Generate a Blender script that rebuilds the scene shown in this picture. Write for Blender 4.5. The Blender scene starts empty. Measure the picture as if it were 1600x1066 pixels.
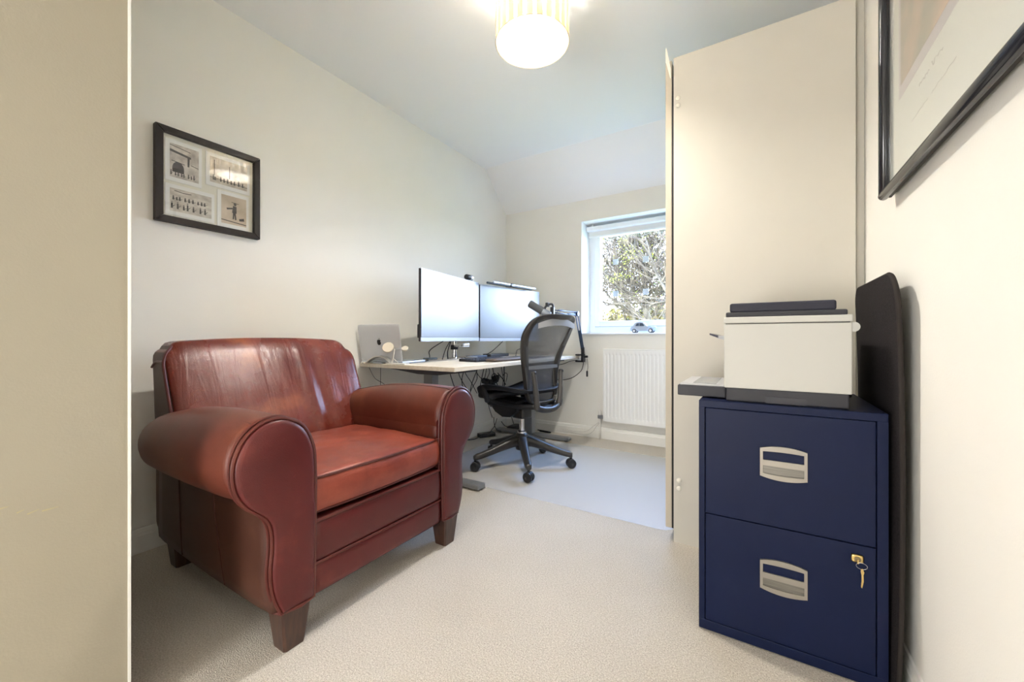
import bpy, bmesh, math, random
from mathutils import Vector, Matrix, noise
PI = math.pi
S = bpy.context.scene
C = S.collection
random.seed(7)

# ------------------------------------------------------------------ camera
cd = bpy.data.cameras.new('camera'); cam = bpy.data.objects.new('camera', cd); C.objects.link(cam)
YAW = math.atan(385 / 620)
cam.location = (0, 0, .855); cam.rotation_euler = (PI / 2, 0, YAW)
cd.sensor_width = 36; cd.sensor_fit = 'HORIZONTAL'; cd.lens = 36 * 620 / 1600
cd.shift_y = -5 / 1600; cd.clip_start = .02; cd.clip_end = 300
S.camera = cam

# ------------------------------------------------------------------ world, lights, exposure
w = bpy.data.worlds.new('sky'); S.world = w; w.use_nodes = True
nt = w.node_tree; nt.nodes.clear()
wo = nt.nodes.new('ShaderNodeOutputWorld'); bg = nt.nodes.new('ShaderNodeBackground')
tc = nt.nodes.new('ShaderNodeTexCoord'); sx = nt.nodes.new('ShaderNodeSeparateXYZ'); cr = nt.nodes.new('ShaderNodeValToRGB')
cr.color_ramp.elements[0].position = 0.0; cr.color_ramp.elements[0].color = (.62, .72, .88, 1)
cr.color_ramp.elements[1].position = .7; cr.color_ramp.elements[1].color = (.2, .4, .85, 1)
nt.links.new(tc.outputs['Generated'], sx.inputs[0]); nt.links.new(sx.outputs['Z'], cr.inputs[0])
nt.links.new(cr.outputs[0], bg.inputs[0]); nt.links.new(bg.outputs[0], wo.inputs[0])
bg.inputs[1].default_value = 4.6

def light(name, kind, loc, rot, energy, color, **k):
    l = bpy.data.lights.new(name, kind); l.energy = energy; l.color = color
    for a, b in k.items(): setattr(l, a, b)
    o = bpy.data.objects.new(name, l); C.objects.link(o); o.location = loc; o.rotation_euler = rot
    return o
light('sun', 'SUN', (0, 0, 10), (math.radians(40), math.radians(-38), 0), 1.2, (1, .95, .86), angle=.01)
light('landing_fill_light', 'POINT', (-.98, -1.35, .55), (0, 0, 0), 10.5, (.96, .97, 1), shadow_soft_size=.4)  # added unseen fill behind the camera, set low to brighten the ceiling
po = light('window_portal', 'AREA', (-.86, 3.44, 1.384), (math.radians(-90), 0, 0), 1, (1, 1, 1), shape='RECTANGLE', size=.92, size_y=.98)
po.data.cycles.is_portal = True
S.view_settings.view_transform = 'Standard'; S.view_settings.look = 'None'
S.view_settings.gamma = 1; S.view_settings.use_curve_mapping = False
S.view_settings.exposure = 3.1
S.cycles.max_bounces = 10; S.cycles.diffuse_bounces = 6; S.cycles.transparent_max_bounces = 16
S.cycles.use_denoising = True
S.cycles.caustics_reflective = False; S.cycles.caustics_refractive = False
S.cycles.sample_clamp_indirect = 6

# ------------------------------------------------------------------ materials
MATS = {}
def M(name, col, rough=.6, metal=0, var=0, vscale=8, bump=0, bscale=200, alpha=1, spec=.5, coat=0, emit=0, trans=0, ior=1.45, col2=None, stretch=(1, 1, 1), detail=4, sheen=0):
    if name in MATS: return MATS[name]
    m = bpy.data.materials.new(name); m.use_nodes = True; t = m.node_tree; n = t.nodes; b = n['Principled BSDF']
    c4 = (*col, 1)
    b.inputs['Base Color'].default_value = c4; b.inputs['Roughness'].default_value = rough; b.inputs['Metallic'].default_value = metal
    b.inputs['Specular IOR Level'].default_value = spec; b.inputs['Coat Weight'].default_value = coat; b.inputs['Coat Roughness'].default_value = .15
    b.inputs['IOR'].default_value = ior; b.inputs['Transmission Weight'].default_value = trans; b.inputs['Alpha'].default_value = alpha
    b.inputs['Sheen Weight'].default_value = sheen
    if emit: b.inputs['Emission Color'].default_value = c4; b.inputs['Emission Strength'].default_value = emit
    co = n.new('ShaderNodeTexCoord'); mp = n.new('ShaderNodeMapping'); mp.inputs['Scale'].default_value = stretch
    t.links.new(co.outputs['Object'], mp.inputs[0])
    if var or col2:
        ns = n.new('ShaderNodeTexNoise'); ns.inputs['Scale'].default_value = vscale; ns.inputs['Detail'].default_value = detail
        t.links.new(mp.outputs[0], ns.inputs['Vector'])
        r = n.new('ShaderNodeValToRGB'); r.color_ramp.elements[0].position = .3; r.color_ramp.elements[1].position = .7
        if col2: a0, a1 = col, col2
        else: a0 = tuple(c * (1 - var) for c in col); a1 = tuple(min(1, c * (1 + var)) for c in col)
        r.color_ramp.elements[0].color = (*a0, 1); r.color_ramp.elements[1].color = (*a1, 1)
        t.links.new(ns.outputs['Fac'], r.inputs[0]); t.links.new(r.outputs[0], b.inputs['Base Color'])
    if bump:
        nb = n.new('ShaderNodeTexNoise'); nb.inputs['Scale'].default_value = bscale; nb.inputs['Detail'].default_value = 3
        t.links.new(mp.outputs[0], nb.inputs['Vector'])
        bp = n.new('ShaderNodeBump'); bp.inputs['Strength'].default_value = bump; bp.inputs['Distance'].default_value = .01
        t.links.new(nb.outputs['Fac'], bp.inputs['Height']); t.links.new(bp.outputs[0], b.inputs['Normal'])
    MATS[name] = m; return m

def translucent(name, col, f, rough=.8):
    m = bpy.data.materials.new(name); m.use_nodes = True; t = m.node_tree; n = t.nodes; b = n['Principled BSDF']
    b.inputs['Base Color'].default_value = (*col, 1); b.inputs['Roughness'].default_value = rough
    tr = n.new('ShaderNodeBsdfTranslucent'); tr.inputs[0].default_value = (*col, 1)
    mx = n.new('ShaderNodeMixShader'); mx.inputs[0].default_value = f
    t.links.new(b.outputs[0], mx.inputs[1]); t.links.new(tr.outputs[0], mx.inputs[2]); t.links.new(mx.outputs[0], n['Material Output'].inputs[0])
    return m

def seethrough(name, col, f, rough, glossy=False, spec=.5):
    # f = share of straight-through light
    m = bpy.data.materials.new(name); m.use_nodes = True; t = m.node_tree; n = t.nodes; b = n['Principled BSDF']
    b.inputs['Base Color'].default_value = (*col, 1); b.inputs['Roughness'].default_value = rough; b.inputs['Specular IOR Level'].default_value = spec
    tr = n.new('ShaderNodeBsdfTransparent'); mx = n.new('ShaderNodeMixShader'); mx.inputs[0].default_value = f
    src = b
    if glossy:
        src = n.new('ShaderNodeBsdfGlossy'); src.inputs['Roughness'].default_value = rough; src.inputs['Color'].default_value = (*col, 1)
        fr = n.new('ShaderNodeFresnel'); ge = n.new('ShaderNodeNewGeometry'); io = n.new('ShaderNodeMath'); io.operation = 'MULTIPLY_ADD'
        io.inputs[1].default_value = -.8333; io.inputs[2].default_value = 1.5     # the same reflectance on either face of the pane
        t.links.new(ge.outputs['Backfacing'], io.inputs[0]); t.links.new(io.outputs[0], fr.inputs[0])
        t.links.new(fr.outputs[0], mx.inputs[0]); t.links.new(tr.outputs[0], mx.inputs[1]); t.links.new(src.outputs[0], mx.inputs[2])
    else:
        t.links.new(src.outputs[0], mx.inputs[1]); t.links.new(tr.outputs[0], mx.inputs[2])
    t.links.new(mx.outputs[0], n['Material Output'].inputs[0]); return m

WALL = M('cream_paint', (.87, .85, .795), .85, bump=.06, bscale=260, var=.012, vscale=3, spec=.2)
CEIL = M('white_ceiling_paint', (.93, .935, .94), .9, bump=.05, bscale=200, spec=.2)
TRIM = M('white_gloss_paint', (.86, .85, .81), .4, spec=.4)
UPVC = M('white_window_plastic', (.88, .89, .9), .35)
WARD = M('cream_wardrobe_board', (.60, .57, .50), .5, var=.01, spec=.35)
WARD_EDGE = M('wardrobe_door_edge', (.52, .465, .37), .5)
BLACKG = M('black_gap', (.02, .02, .02), .8)
NAVY = M('navy_enamel', (.0058, .011, .042), .42, bump=.04, bscale=500, var=.05, spec=.22)
SILVER = M('satin_silver', (.36, .335, .30), .38, .7)
SILDARK = M('dark_silver', (.22, .21, .19), .4, .7, stretch=(1, 1, 60), var=.3, vscale=10)
GOLD = M('brass', (.75, .55, .22), .3, 1)
PWHITE = M('printer_white', (.54, .535, .50), .45)
PGREY = M('printer_grey', (.045, .045, .052), .5, spec=.3)
PBLK = M('printer_dark', (.035, .035, .045), .35)
FELT = M('charcoal_felt', (.022, .019, .020), .95, var=.4, vscale=300, bump=.4, bscale=600, spec=.1)
STITCH = M('dark_edging', (.030, .025, .023), .9, spec=.15)
ASH = M('pale_ash_laminate', (.70, .62, .49), .45, col2=(.82, .75, .64), vscale=6, stretch=(9, .7, 9))
GREYMET = M('grey_steel', (.25, .255, .265), .4, .3)
BLK = M('black_plastic', (.02, .02, .024), .45)
CABLE = M('black_cable', (.018, .018, .02), .5)
WCABLE = M('pale_cable', (.55, .53, .5), .5)
ALU = M('aluminium', (.62, .65, .70), .35, .8)
CHROME = M('chrome', (.8, .8, .82), .12, 1)
SCREEN = M('dark_matt_screen', (.20, .21, .22), .38, .8, spec=.6)
WHT = M('white_plastic', (.82, .80, .76), .4)
GRAPH = M('graphite_plastic', (.028, .025, .023), .34, spec=.55)
GRAPH2 = M('dark_graphite', (.014, .014, .017), .5)
WHEEL = M('castor_black', (.015, .015, .017), .3)
RAD = M('radiator_white', (.86, .86, .84), .3)
WOODLEG = M('dark_stained_wood', (.035, .014, .010), .3, col2=(.075, .033, .020), vscale=14, stretch=(6, 6, 1), coat=.3)
MESHM = seethrough('woven_mesh', (.06, .06, .07), .2, .45)
GLASS = seethrough('clear_glass', (1, 1, 1), .9, .01, glossy=True)
BLACKF = M('black_frame', (.014, .009, .008), .45, spec=.25)

# carpet: speckled wool
def carpet():
    m = bpy.data.materials.new('beige_carpet'); m.use_nodes = True; t = m.node_tree; n = t.nodes; b = n['Principled BSDF']
    co = n.new('ShaderNodeTexCoord')
    a = n.new('ShaderNodeTexNoise'); a.inputs['Scale'].default_value = 250; a.inputs['Detail'].default_value = 5
    v = n.new('ShaderNodeTexVoronoi'); v.inputs['Scale'].default_value = 420
    c = n.new('ShaderNodeTexNoise'); c.inputs['Scale'].default_value = 2.2; c.inputs['Detail'].default_value = 5
    for x in (a, v, c): t.links.new(co.outputs['Object'], x.inputs['Vector'])
    r = n.new('ShaderNodeValToRGB'); r.color_ramp.elements[0].position = .32; r.color_ramp.elements[1].position = .68
    r.color_ramp.elements[0].color = (.49, .43, .35, 1); r.color_ramp.elements[1].color = (.81, .75, .665, 1)
    t.links.new(a.outputs['Fac'], r.inputs[0])
    r2 = n.new('ShaderNodeValToRGB'); r2.color_ramp.elements[0].position = .35; r2.color_ramp.elements[1].position = .65
    r2.color_ramp.elements[0].color = (.93, .92, .90, 1); r2.color_ramp.elements[1].color = (1, 1, 1, 1)
    t.links.new(c.outputs['Fac'], r2.inputs[0])
    mx = n.new('ShaderNodeMix'); mx.data_type = 'RGBA'; mx.blend_type = 'MULTIPLY'; mx.inputs[0].default_value = 1
    t.links.new(r.outputs[0], mx.inputs[6]); t.links.new(r2.outputs[0], mx.inputs[7]); t.links.new(mx.outputs[2], b.inputs['Base Color'])
    b.inputs['Roughness'].default_value = 1; b.inputs['Specular IOR Level'].default_value = .1; b.inputs['Sheen Weight'].default_value = .2
    bp = n.new('ShaderNodeBump'); bp.inputs['Strength'].default_value = .55; bp.inputs['Distance'].default_value = .005
    ad = n.new('ShaderNodeMath'); ad.operation = 'ADD'
    t.links.new(v.outputs['Distance'], ad.inputs[0]); t.links.new(a.outputs['Fac'], ad.inputs[1])
    t.links.new(ad.outputs[0], bp.inputs['Height']); t.links.new(bp.outputs[0], b.inputs['Normal'])
    return m
CARPET = carpet()

# leather: oxblood with tan worn areas, fine scratches, creases
def leather(name, dark, mid, worn, amt=.5, crease=0, rough=.33):
    m = bpy.data.materials.new(name); m.use_nodes = True; t = m.node_tree; n = t.nodes; b = n['Principled BSDF']
    co = n.new('ShaderNodeTexCoord')
    a = n.new('ShaderNodeTexNoise'); a.inputs['Scale'].default_value = 3.6; a.inputs['Detail'].default_value = 6; a.inputs['Roughness'].default_value = .6
    s = n.new('ShaderNodeTexNoise'); s.inputs['Scale'].default_value = 26; s.inputs['Detail'].default_value = 8; s.inputs['Roughness'].default_value = .75; s.inputs['Distortion'].default_value = 1.6
    g = n.new('ShaderNodeTexVoronoi'); g.inputs['Scale'].default_value = 420
    for x in (a, s, g): t.links.new(co.outputs['Object'], x.inputs['Vector'])
    r = n.new('ShaderNodeValToRGB'); e = r.color_ramp.elements; e[0].position = .32; e[0].color = (*dark, 1); e[1].position = .70; e[1].color = (*worn, 1)
    k = r.color_ramp.elements.new(.52 + .1 * (1 - amt)); k.color = (*mid, 1)
    t.links.new(a.outputs['Fac'], r.inputs[0])
    r2 = n.new('ShaderNodeValToRGB'); r2.color_ramp.elements[0].position = .63; r2.color_ramp.elements[1].position = .74
    r2.color_ramp.elements[0].color = (0, 0, 0, 1); r2.color_ramp.elements[1].color = (.5, .5, .5, 1)
    t.links.new(s.outputs['Fac'], r2.inputs[0])
    mx = n.new('ShaderNodeMix'); mx.data_type = 'RGBA'; mx.inputs[7].default_value = (*[min(1, c * 1.5) for c in worn], 1)
    t.links.new(r2.outputs[0], mx.inputs[0]); t.links.new(r.outputs[0], mx.inputs[6]); t.links.new(mx.outputs[2], b.inputs['Base Color'])
    b.inputs['Roughness'].default_value = rough; b.inputs['Specular IOR Level'].default_value = .48
    mr = n.new('ShaderNodeMapRange'); mr.inputs[3].default_value = rough - .08; mr.inputs[4].default_value = rough + .14
    t.links.new(a.outputs['Fac'], mr.inputs[0]); t.links.new(mr.outputs[0], b.inputs['Roughness'])
    bp = n.new('ShaderNodeBump'); bp.inputs['Strength'].default_value = .12; bp.inputs['Distance'].default_value = .002
    t.links.new(g.outputs['Distance'], bp.inputs['Height'])
    last = bp
    if crease:
        mp = n.new('ShaderNodeMapping'); mp.inputs['Scale'].default_value = (3, 14, 2.2) if crease < 2 else (5, 5, 5)
        cn = n.new('ShaderNodeTexNoise'); cn.inputs['Scale'].default_value = 1.3; cn.inputs['Detail'].default_value = 3; cn.inputs['Distortion'].default_value = .8
        t.links.new(co.outputs['Object'], mp.inputs[0]); t.links.new(mp.outputs[0], cn.inputs['Vector'])
        b2 = n.new('ShaderNodeBump'); b2.inputs['Strength'].default_value = .16; b2.inputs['Distance'].default_value = .02
        t.links.new(cn.outputs['Fac'], b2.inputs['Height']); t.links.new(bp.outputs[0], b2.inputs['Normal']); last = b2
    t.links.new(last.outputs[0], b.inputs['Normal'])
    return m
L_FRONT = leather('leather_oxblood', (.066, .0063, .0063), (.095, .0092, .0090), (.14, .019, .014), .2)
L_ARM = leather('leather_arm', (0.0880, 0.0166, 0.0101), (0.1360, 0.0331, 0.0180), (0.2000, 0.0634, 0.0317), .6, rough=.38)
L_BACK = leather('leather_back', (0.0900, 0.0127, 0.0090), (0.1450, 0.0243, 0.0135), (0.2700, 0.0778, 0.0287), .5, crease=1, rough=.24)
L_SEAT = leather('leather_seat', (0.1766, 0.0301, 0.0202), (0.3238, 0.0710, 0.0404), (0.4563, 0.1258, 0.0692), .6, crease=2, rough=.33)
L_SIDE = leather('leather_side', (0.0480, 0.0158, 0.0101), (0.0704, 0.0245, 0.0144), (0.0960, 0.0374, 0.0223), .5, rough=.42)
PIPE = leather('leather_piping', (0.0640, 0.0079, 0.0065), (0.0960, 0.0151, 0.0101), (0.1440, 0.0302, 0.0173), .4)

# ------------------------------------------------------------------ builders
def link(name, verts, faces, mat, parent=None, smooth=False, kind=None, local=False, auto=None):
    me = bpy.data.meshes.new(name)
    if parent is not None and not local:
        off = Vector((0, 0, 0)); p = parent
        while p is not None: off += p.location; p = p.parent
        verts = [(v[0] - off.x, v[1] - off.y, v[2] - off.z) for v in verts]
    me.from_pydata([tuple(v) for v in verts], [], faces)
    me.validate(); me.update()
    bm = bmesh.new(); bm.from_mesh(me); bmesh.ops.recalc_face_normals(bm, faces=bm.faces); bm.to_mesh(me); bm.free()
    me.materials.append(mat)
    if smooth or auto:
        me.shade_smooth()
        if auto: me.set_sharp_from_angle(angle=math.radians(auto))
    o = bpy.data.objects.new(name, me); C.objects.link(o)
    if parent is not None: o.parent = parent
    if kind: o['kind'] = kind
    return o

class G:
    def __init__(s): s.v = []; s.f = []
    def add(s, v, f):
        k = len(s.v); s.v += [tuple(x) for x in v]; s.f += [tuple(i + k for i in q) for q in f]; return s
    def box(s, x0, x1, y0, y1, z0, z1):
        v = [(x0, y0, z0), (x1, y0, z0), (x1, y1, z0), (x0, y1, z0), (x0, y0, z1), (x1, y0, z1), (x1, y1, z1), (x0, y1, z1)]
        return s.add(v, [(0, 3, 2, 1), (4, 5, 6, 7), (0, 1, 5, 4), (1, 2, 6, 5), (2, 3, 7, 6), (3, 0, 4, 7)])
    def bbox(s, x0, x1, y0, y1, z0, z1, r=.003, seg=2):      # bevelled box
        bm = bmesh.new(); bmesh.ops.create_cube(bm, size=1)
        for v in bm.verts: v.co = Vector(((x0 + x1) / 2 + v.co.x * (x1 - x0), (y0 + y1) / 2 + v.co.y * (y1 - y0), (z0 + z1) / 2 + v.co.z * (z1 - z0)))
        bmesh.ops.bevel(bm, geom=bm.edges[:] + bm.verts[:], offset=r, segments=seg, affect='EDGES', profile=.5)
        bm.verts.index_update(); s.add([v.co for v in bm.verts], [[v.index for v in f.verts] for f in bm.faces]); bm.free(); return s
    def tube(s, pts, r, n=8, cap=True):
        pts = [Vector(p) for p in pts]; R = r if isinstance(r, (list, tuple)) else [r] * len(pts)
        t0 = (pts[1] - pts[0]).normalized(); up = Vector((0, 0, 1)) if abs(t0.z) < .9 else Vector((1, 0, 0))
        nrm = t0.cross(up).normalized(); v = []
        for i, p in enumerate(pts):
            t = (pts[min(i + 1, len(pts) - 1)] - pts[max(i - 1, 0)]).normalized()
            nrm = (nrm - t * nrm.dot(t)).normalized(); b = t.cross(nrm)
            for k in range(n):
                a = 2 * PI * k / n; v.append(p + (nrm * math.cos(a) + b * math.sin(a)) * R[i])
        f = [(i * n + k, i * n + (k + 1) % n, (i + 1) * n + (k + 1) % n, (i + 1) * n + k) for i in range(len(pts) - 1) for k in range(n)]
        if cap: f += [tuple(range(n))[::-1], tuple((len(pts) - 1) * n + k for k in range(n))]
        return s.add(v, f)
    def ring(s, pts, r, n=8):       # closed tube
        pts = [Vector(p) for p in pts]; m = len(pts); v = []; nrm = None
        for i, p in enumerate(pts):
            t = (pts[(i + 1) % m] - pts[i - 1]).normalized()
            if nrm is None:
                up = Vector((0, 0, 1)) if abs(t.z) < .9 else Vector((1, 0, 0)); nrm = t.cross(up).normalized()
            nrm = (nrm - t * nrm.dot(t)).normalized(); b = t.cross(nrm)
            rr = r[i] if isinstance(r, (list, tuple)) else r
            for k in range(n):
                a = 2 * PI * k / n; v.append(p + (nrm * math.cos(a) + b * math.sin(a)) * rr)
        f = [(i * n + k, i * n + (k + 1) % n, ((i + 1) % m) * n + (k + 1) % n, ((i + 1) % m) * n + k) for i in range(m) for k in range(n)]
        return s.add(v, f)
    def lathe(s, prof, c=(0, 0, 0), n=24, axis='z', cap=True):
        v = []
        for (r, h) in prof:
            for k in range(n):
                a = 2 * PI * k / n; p = (r * math.cos(a), r * math.sin(a), h)
                if axis == 'x': p = (p[2], p[0], p[1])
                if axis == 'y': p = (p[0], p[2], p[1])
                v.append((c[0] + p[0], c[1] + p[1], c[2] + p[2]))
        f = [(i * n + k, i * n + (k + 1) % n, (i + 1) * n + (k + 1) % n, (i + 1) * n + k) for i in range(len(prof) - 1) for k in range(n)]
        if cap: f += [tuple(range(n)), tuple((len(prof) - 1) * n + k for k in range(n))]
        return s.add(v, f)
    def loft(s, loops, cap=True):
        n = len(loops[0]); v = [p for l in loops for p in l]
        f = [(i * n + k, i * n + (k + 1) % n, (i + 1) * n + (k + 1) % n, (i + 1) * n + k) for i in range(len(loops) - 1) for k in range(n)]
        if cap: f += [tuple(range(n)), tuple((len(loops) - 1) * n + k for k in range(n))]
        return s.add(v, f)
    def prism(s, poly, a, b, fn):   # polygon (u,v) extruded from a to b via fn(u,v,w)
        return s.loft([[fn(u, v, a) for u, v in poly], [fn(u, v, b) for u, v in poly]])
    def xf(s, mtx):
        s.v = [tuple(mtx @ Vector(p)) for p in s.v]; return s
    def obj(s, name, mat, parent=None, **k): return link(name, s.v, s.f, mat, parent, **k)

def spline(pts, k=6, closed=False):
    P = [Vector(p) for p in pts]; n = len(P); out = []
    for i in range(n if closed else n - 1):
        a, b, c, d = (P[(i - 1) % n], P[i], P[(i + 1) % n], P[(i + 2) % n]) if closed else (P[max(i - 1, 0)], P[i], P[i + 1], P[min(i + 2, n - 1)])
        for j in range(k):
            t = j / k; out.append(.5 * ((2 * b) + (c - a) * t + (2 * a - 5 * b + 4 * c - d) * t * t + (3 * b - a - 3 * c + d) * t ** 3))
    if not closed: out.append(P[-1])
    return out

def soft(cx, cy, cz, sx, sy, sz, r, n, fn=None):   # rounded deformable block
    g = {}; V = []; Fc = []
    H = (sx / 2, sy / 2, sz / 2); r3 = (r, r, r) if not isinstance(r, tuple) else r
    def vert(i, j, k):
        key = (i, j, k)
        if key in g: return g[key]
        p = [(2 * q / m - 1) * h for q, m, h in zip(key, n, H)]
        inner = [max(-(h - a), min(h - a, q)) for q, h, a in zip(p, H, r3)]
        d = [(q - w_) / a for q, w_, a in zip(p, inner, r3)]
        L = math.sqrt(sum(x * x for x in d)) or 1
        q = [w_ + x / L * a for w_, x, a in zip(inner, d, r3)] if L > 0 else p
        q = Vector(q)
        if fn: q = Vector(fn(q, Vector(H)))
        V.append((q.x + cx, q.y + cy, q.z + cz)); g[key] = len(V) - 1; return g[key]
    nx, ny, nz = n
    for i in range(nx):
        for j in range(ny):
            for k in (0, nz): Fc.append((vert(i, j, k), vert(i + 1, j, k), vert(i + 1, j + 1, k), vert(i, j + 1, k)))
    for i in range(nx):
        for k in range(nz):
            for j in (0, ny): Fc.append((vert(i, j, k), vert(i + 1, j, k), vert(i + 1, j, k + 1), vert(i, j, k + 1)))
    for j in range(ny):
        for k in range(nz):
            for i in (0, nx): Fc.append((vert(i, j, k), vert(i, j + 1, k), vert(i, j + 1, k + 1), vert(i, j, k + 1)))
    o = G(); o.v = V; o.f = Fc; return o

def tag(o, label, cat, group=None):
    o['label'] = label; o['category'] = cat
    if group: o['group'] = group
    return o
def thing(name, label, cat, loc=(0, 0, 0), rz=0, group=None):
    o = bpy.data.objects.new(name, None); C.objects.link(o); o.location = loc; o.rotation_euler = (0, 0, rz); o.empty_display_size = .05
    return tag(o, label, cat, group)
def struct(g, name, mat, parent=None, **k):
    o = g.obj(name, mat, parent, **k); o['kind'] = 'structure'; return o

XL, XR, YB, ZC = -2.10, .31, 3.27, 2.385
# ================================================================== ROOM SHELL
struct(G().box(-2.4, 1.2, -1.9, 3.75, -.12, 0), 'floor', CARPET)
g = G(); prof = [(-1.9, ZC), (2.92, ZC), (3.27, 2.056), (3.62, 2.056), (3.62, 2.6), (-1.9, 2.6)]
g.prism(prof, -2.3, .6, lambda y, z, x: (x, y, z)); struct(g, 'ceiling', CEIL)
struct(G().box(-2.3, XL, -1.9, 3.7, 0, 2.5), 'wall_left', WALL)
struct(G().box(XR, .55, -.1, 3.7, 0, 2.5), 'wall_right', WALL)
# window wall with opening
WX0, WX1, WZ0, WZ1 = -1.318, -.40, .895, 1.873
g = G().box(-2.1, WX0, YB, 3.62, 0, 2.3).box(WX1, XR, YB, 3.62, 0, 2.3).box(WX0, WX1, YB, 3.62, 0, WZ0 - .012).box(WX0, WX1, YB, 3.62, WZ1, 2.3)
struct(g, 'wall_back', WALL)
g = G().box(WX0, WX0 + .004, YB - .001, 3.47, WZ0, WZ1).box(WX1 - .004, WX1, YB - .001, 3.47, WZ0, WZ1).box(WX0, WX1, YB - .001, 3.47, WZ1 - .004, WZ1)
struct(g, 'trim_1', M('white_reveal_paint', (.88, .88, .87), .6))
# entry nib beside the camera, landing behind the camera
struct(G().bbox(-2.1, -1.21, -.6, .307, 0, 2.42, .004, 2), 'wall_entry', M('entry_wall_shaded', (.36, .325, .25), .8, bump=.05, bscale=250, var=.015, vscale=2))  # tan tone darkened: shade put into the colour against the added landing light
struct(G().box(-1.2125, -1.2075, .3035, .3085, .0, 2.38), 'trim_2', M('white_corner_bead', (.85, .84, .8), .5))
g = G()
for (y, z, l, a) in [(.128, .534, .016, .1), (.150, .520, .010, .35), (.166, .5135, .016, .30), (.188, .511, .022, .05), (.286, .62, .006, 1.4)]:
    c, s_ = math.cos(a) * l / 2, math.sin(a) * l / 2
    g.add([(-1.2097, y - c, z - s_ - .0012), (-1.2097, y + c, z + s_ - .0004), (-1.2097, y + c, z + s_ + .0004), (-1.2097, y - c, z - s_ + .0012)], [(0, 1, 2, 3)])
struct(g, 'trim_3', M('scuff', (.45, .38, .22), .9))
struct(G().box(-2.1, .6, -1.9, -1.8, 0, 2.5), 'wall_landing', WALL)
struct(G().box(.5, .6, -1.9, -.1, 0, 2.5), 'wall_landing_right', WALL)
# baseboards (moulded profile)
def base(poly, a, b, fn, name):
    g = G().prism(poly, a, b, fn); struct(g, name, TRIM)
BP = [(0, 0), (.015, 0), (.015, .068), (.011, .074), (.011, .080), (.006, .092), (0, .094)]
base(BP, .307, YB, lambda u, v, w_: (XL + u, w_, v), 'baseboard_left')
base(BP, XL, XR, lambda u, v, w_: (w_, YB - u, v), 'baseboard_back')
base(BP, -.1, YB, lambda u, v, w_: (XR - u * .8, w_, v), 'baseboard_right')
# window sill board
struct(G().bbox(WX0 - .0, WX1, YB - .022, 3.46, WZ0 - .014, WZ0, .004, 2), 'trim_4', M('sill_paint', (.86, .86, .85), .35))
# window 1 : outer frame, sash, panes
wn = bpy.data.objects.new('window_1', None); C.objects.link(wn); wn.location = (WX0, 3.47, WZ0); wn['kind'] = 'structure'
def rect_frame(x0, x1, z0, z1, y0, y1, t, r=.004, tb=None):
    tb = tb or t
    return G().bbox(x0, x0 + t, y0, y1, z0, z1, r).bbox(x1 - t, x1, y0, y1, z0, z1, r).bbox(x0 + t - .002, x1 - t + .002, y0, y1, z0, z0 + tb, r).bbox(x0 + t - .002, x1 - t + .002, y0, y1, z1 - t, z1, r)
rect_frame(WX0, WX1, WZ0, WZ1, 3.47, 3.54, .058, tb=.06).obj('window_frame', UPVC, wn)
rect_frame(-1.262, WX1 + .056, .955, WZ1 - .056, 3.455, 3.52, .050, .006).obj('sash', UPVC, wn)
rect_frame(-1.264, WX1 + .058, .953, WZ1 - .054, 3.468, 3.471, .006, .001).obj('gasket', M('gasket_grey', (.12, .15, .22), .5), wn)
G().box(-1.215, WX1 + .10, 3.488, 3.494, 1.0, 1.77).obj('pane', GLASS, wn)
G().bbox(-.62, -.56, 3.44, 3.455, .958, .985, .004).obj('window_handle', WHT, wn)
# bird-strike squares stuck on the pane
for i, (x, z, lb) in enumerate([(-1.08, 1.531, 'upper left'), (-.818, 1.527, 'upper right'), (-1.08, 1.247, 'lower left'), (-.818, 1.249, 'lower right')]):
    G().bbox(x - .024, x + .024, 3.483, 3.4875, z - .024, z + .024, .0008, 1).obj('sticker', seethrough('frosted_sticker', (.62, .66, .68), .12, .6), wn)
# roller blind at the head of the window
bl = thing('roller_blind', 'white roller blind rolled up at the head of the window', 'blind', (WX0, 3.40, 1.80))
G().bbox(WX0 + .008, WX1 - .008, 3.37, 3.44, 1.805, 1.845, .008, 3).obj('cassette', UPVC, bl)
G().box(WX0 + .02, WX1 - .02, 3.412, 3.416, 1.765, 1.806).obj('blind_fabric', M('blind_fabric', (.80, .80, .77), .8), bl)
G().bbox(WX0 + .02, WX1 - .02, 3.406, 3.422, 1.752, 1.768, .004, 2).obj('bottom_bar', UPVC, bl)
tb = G(); tb.tube([(WX0 + .06, 3.395, 1.865), (WX0 + .06, 3.395, 1.845)], .004).obj('bracket', WHT, bl)

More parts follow.
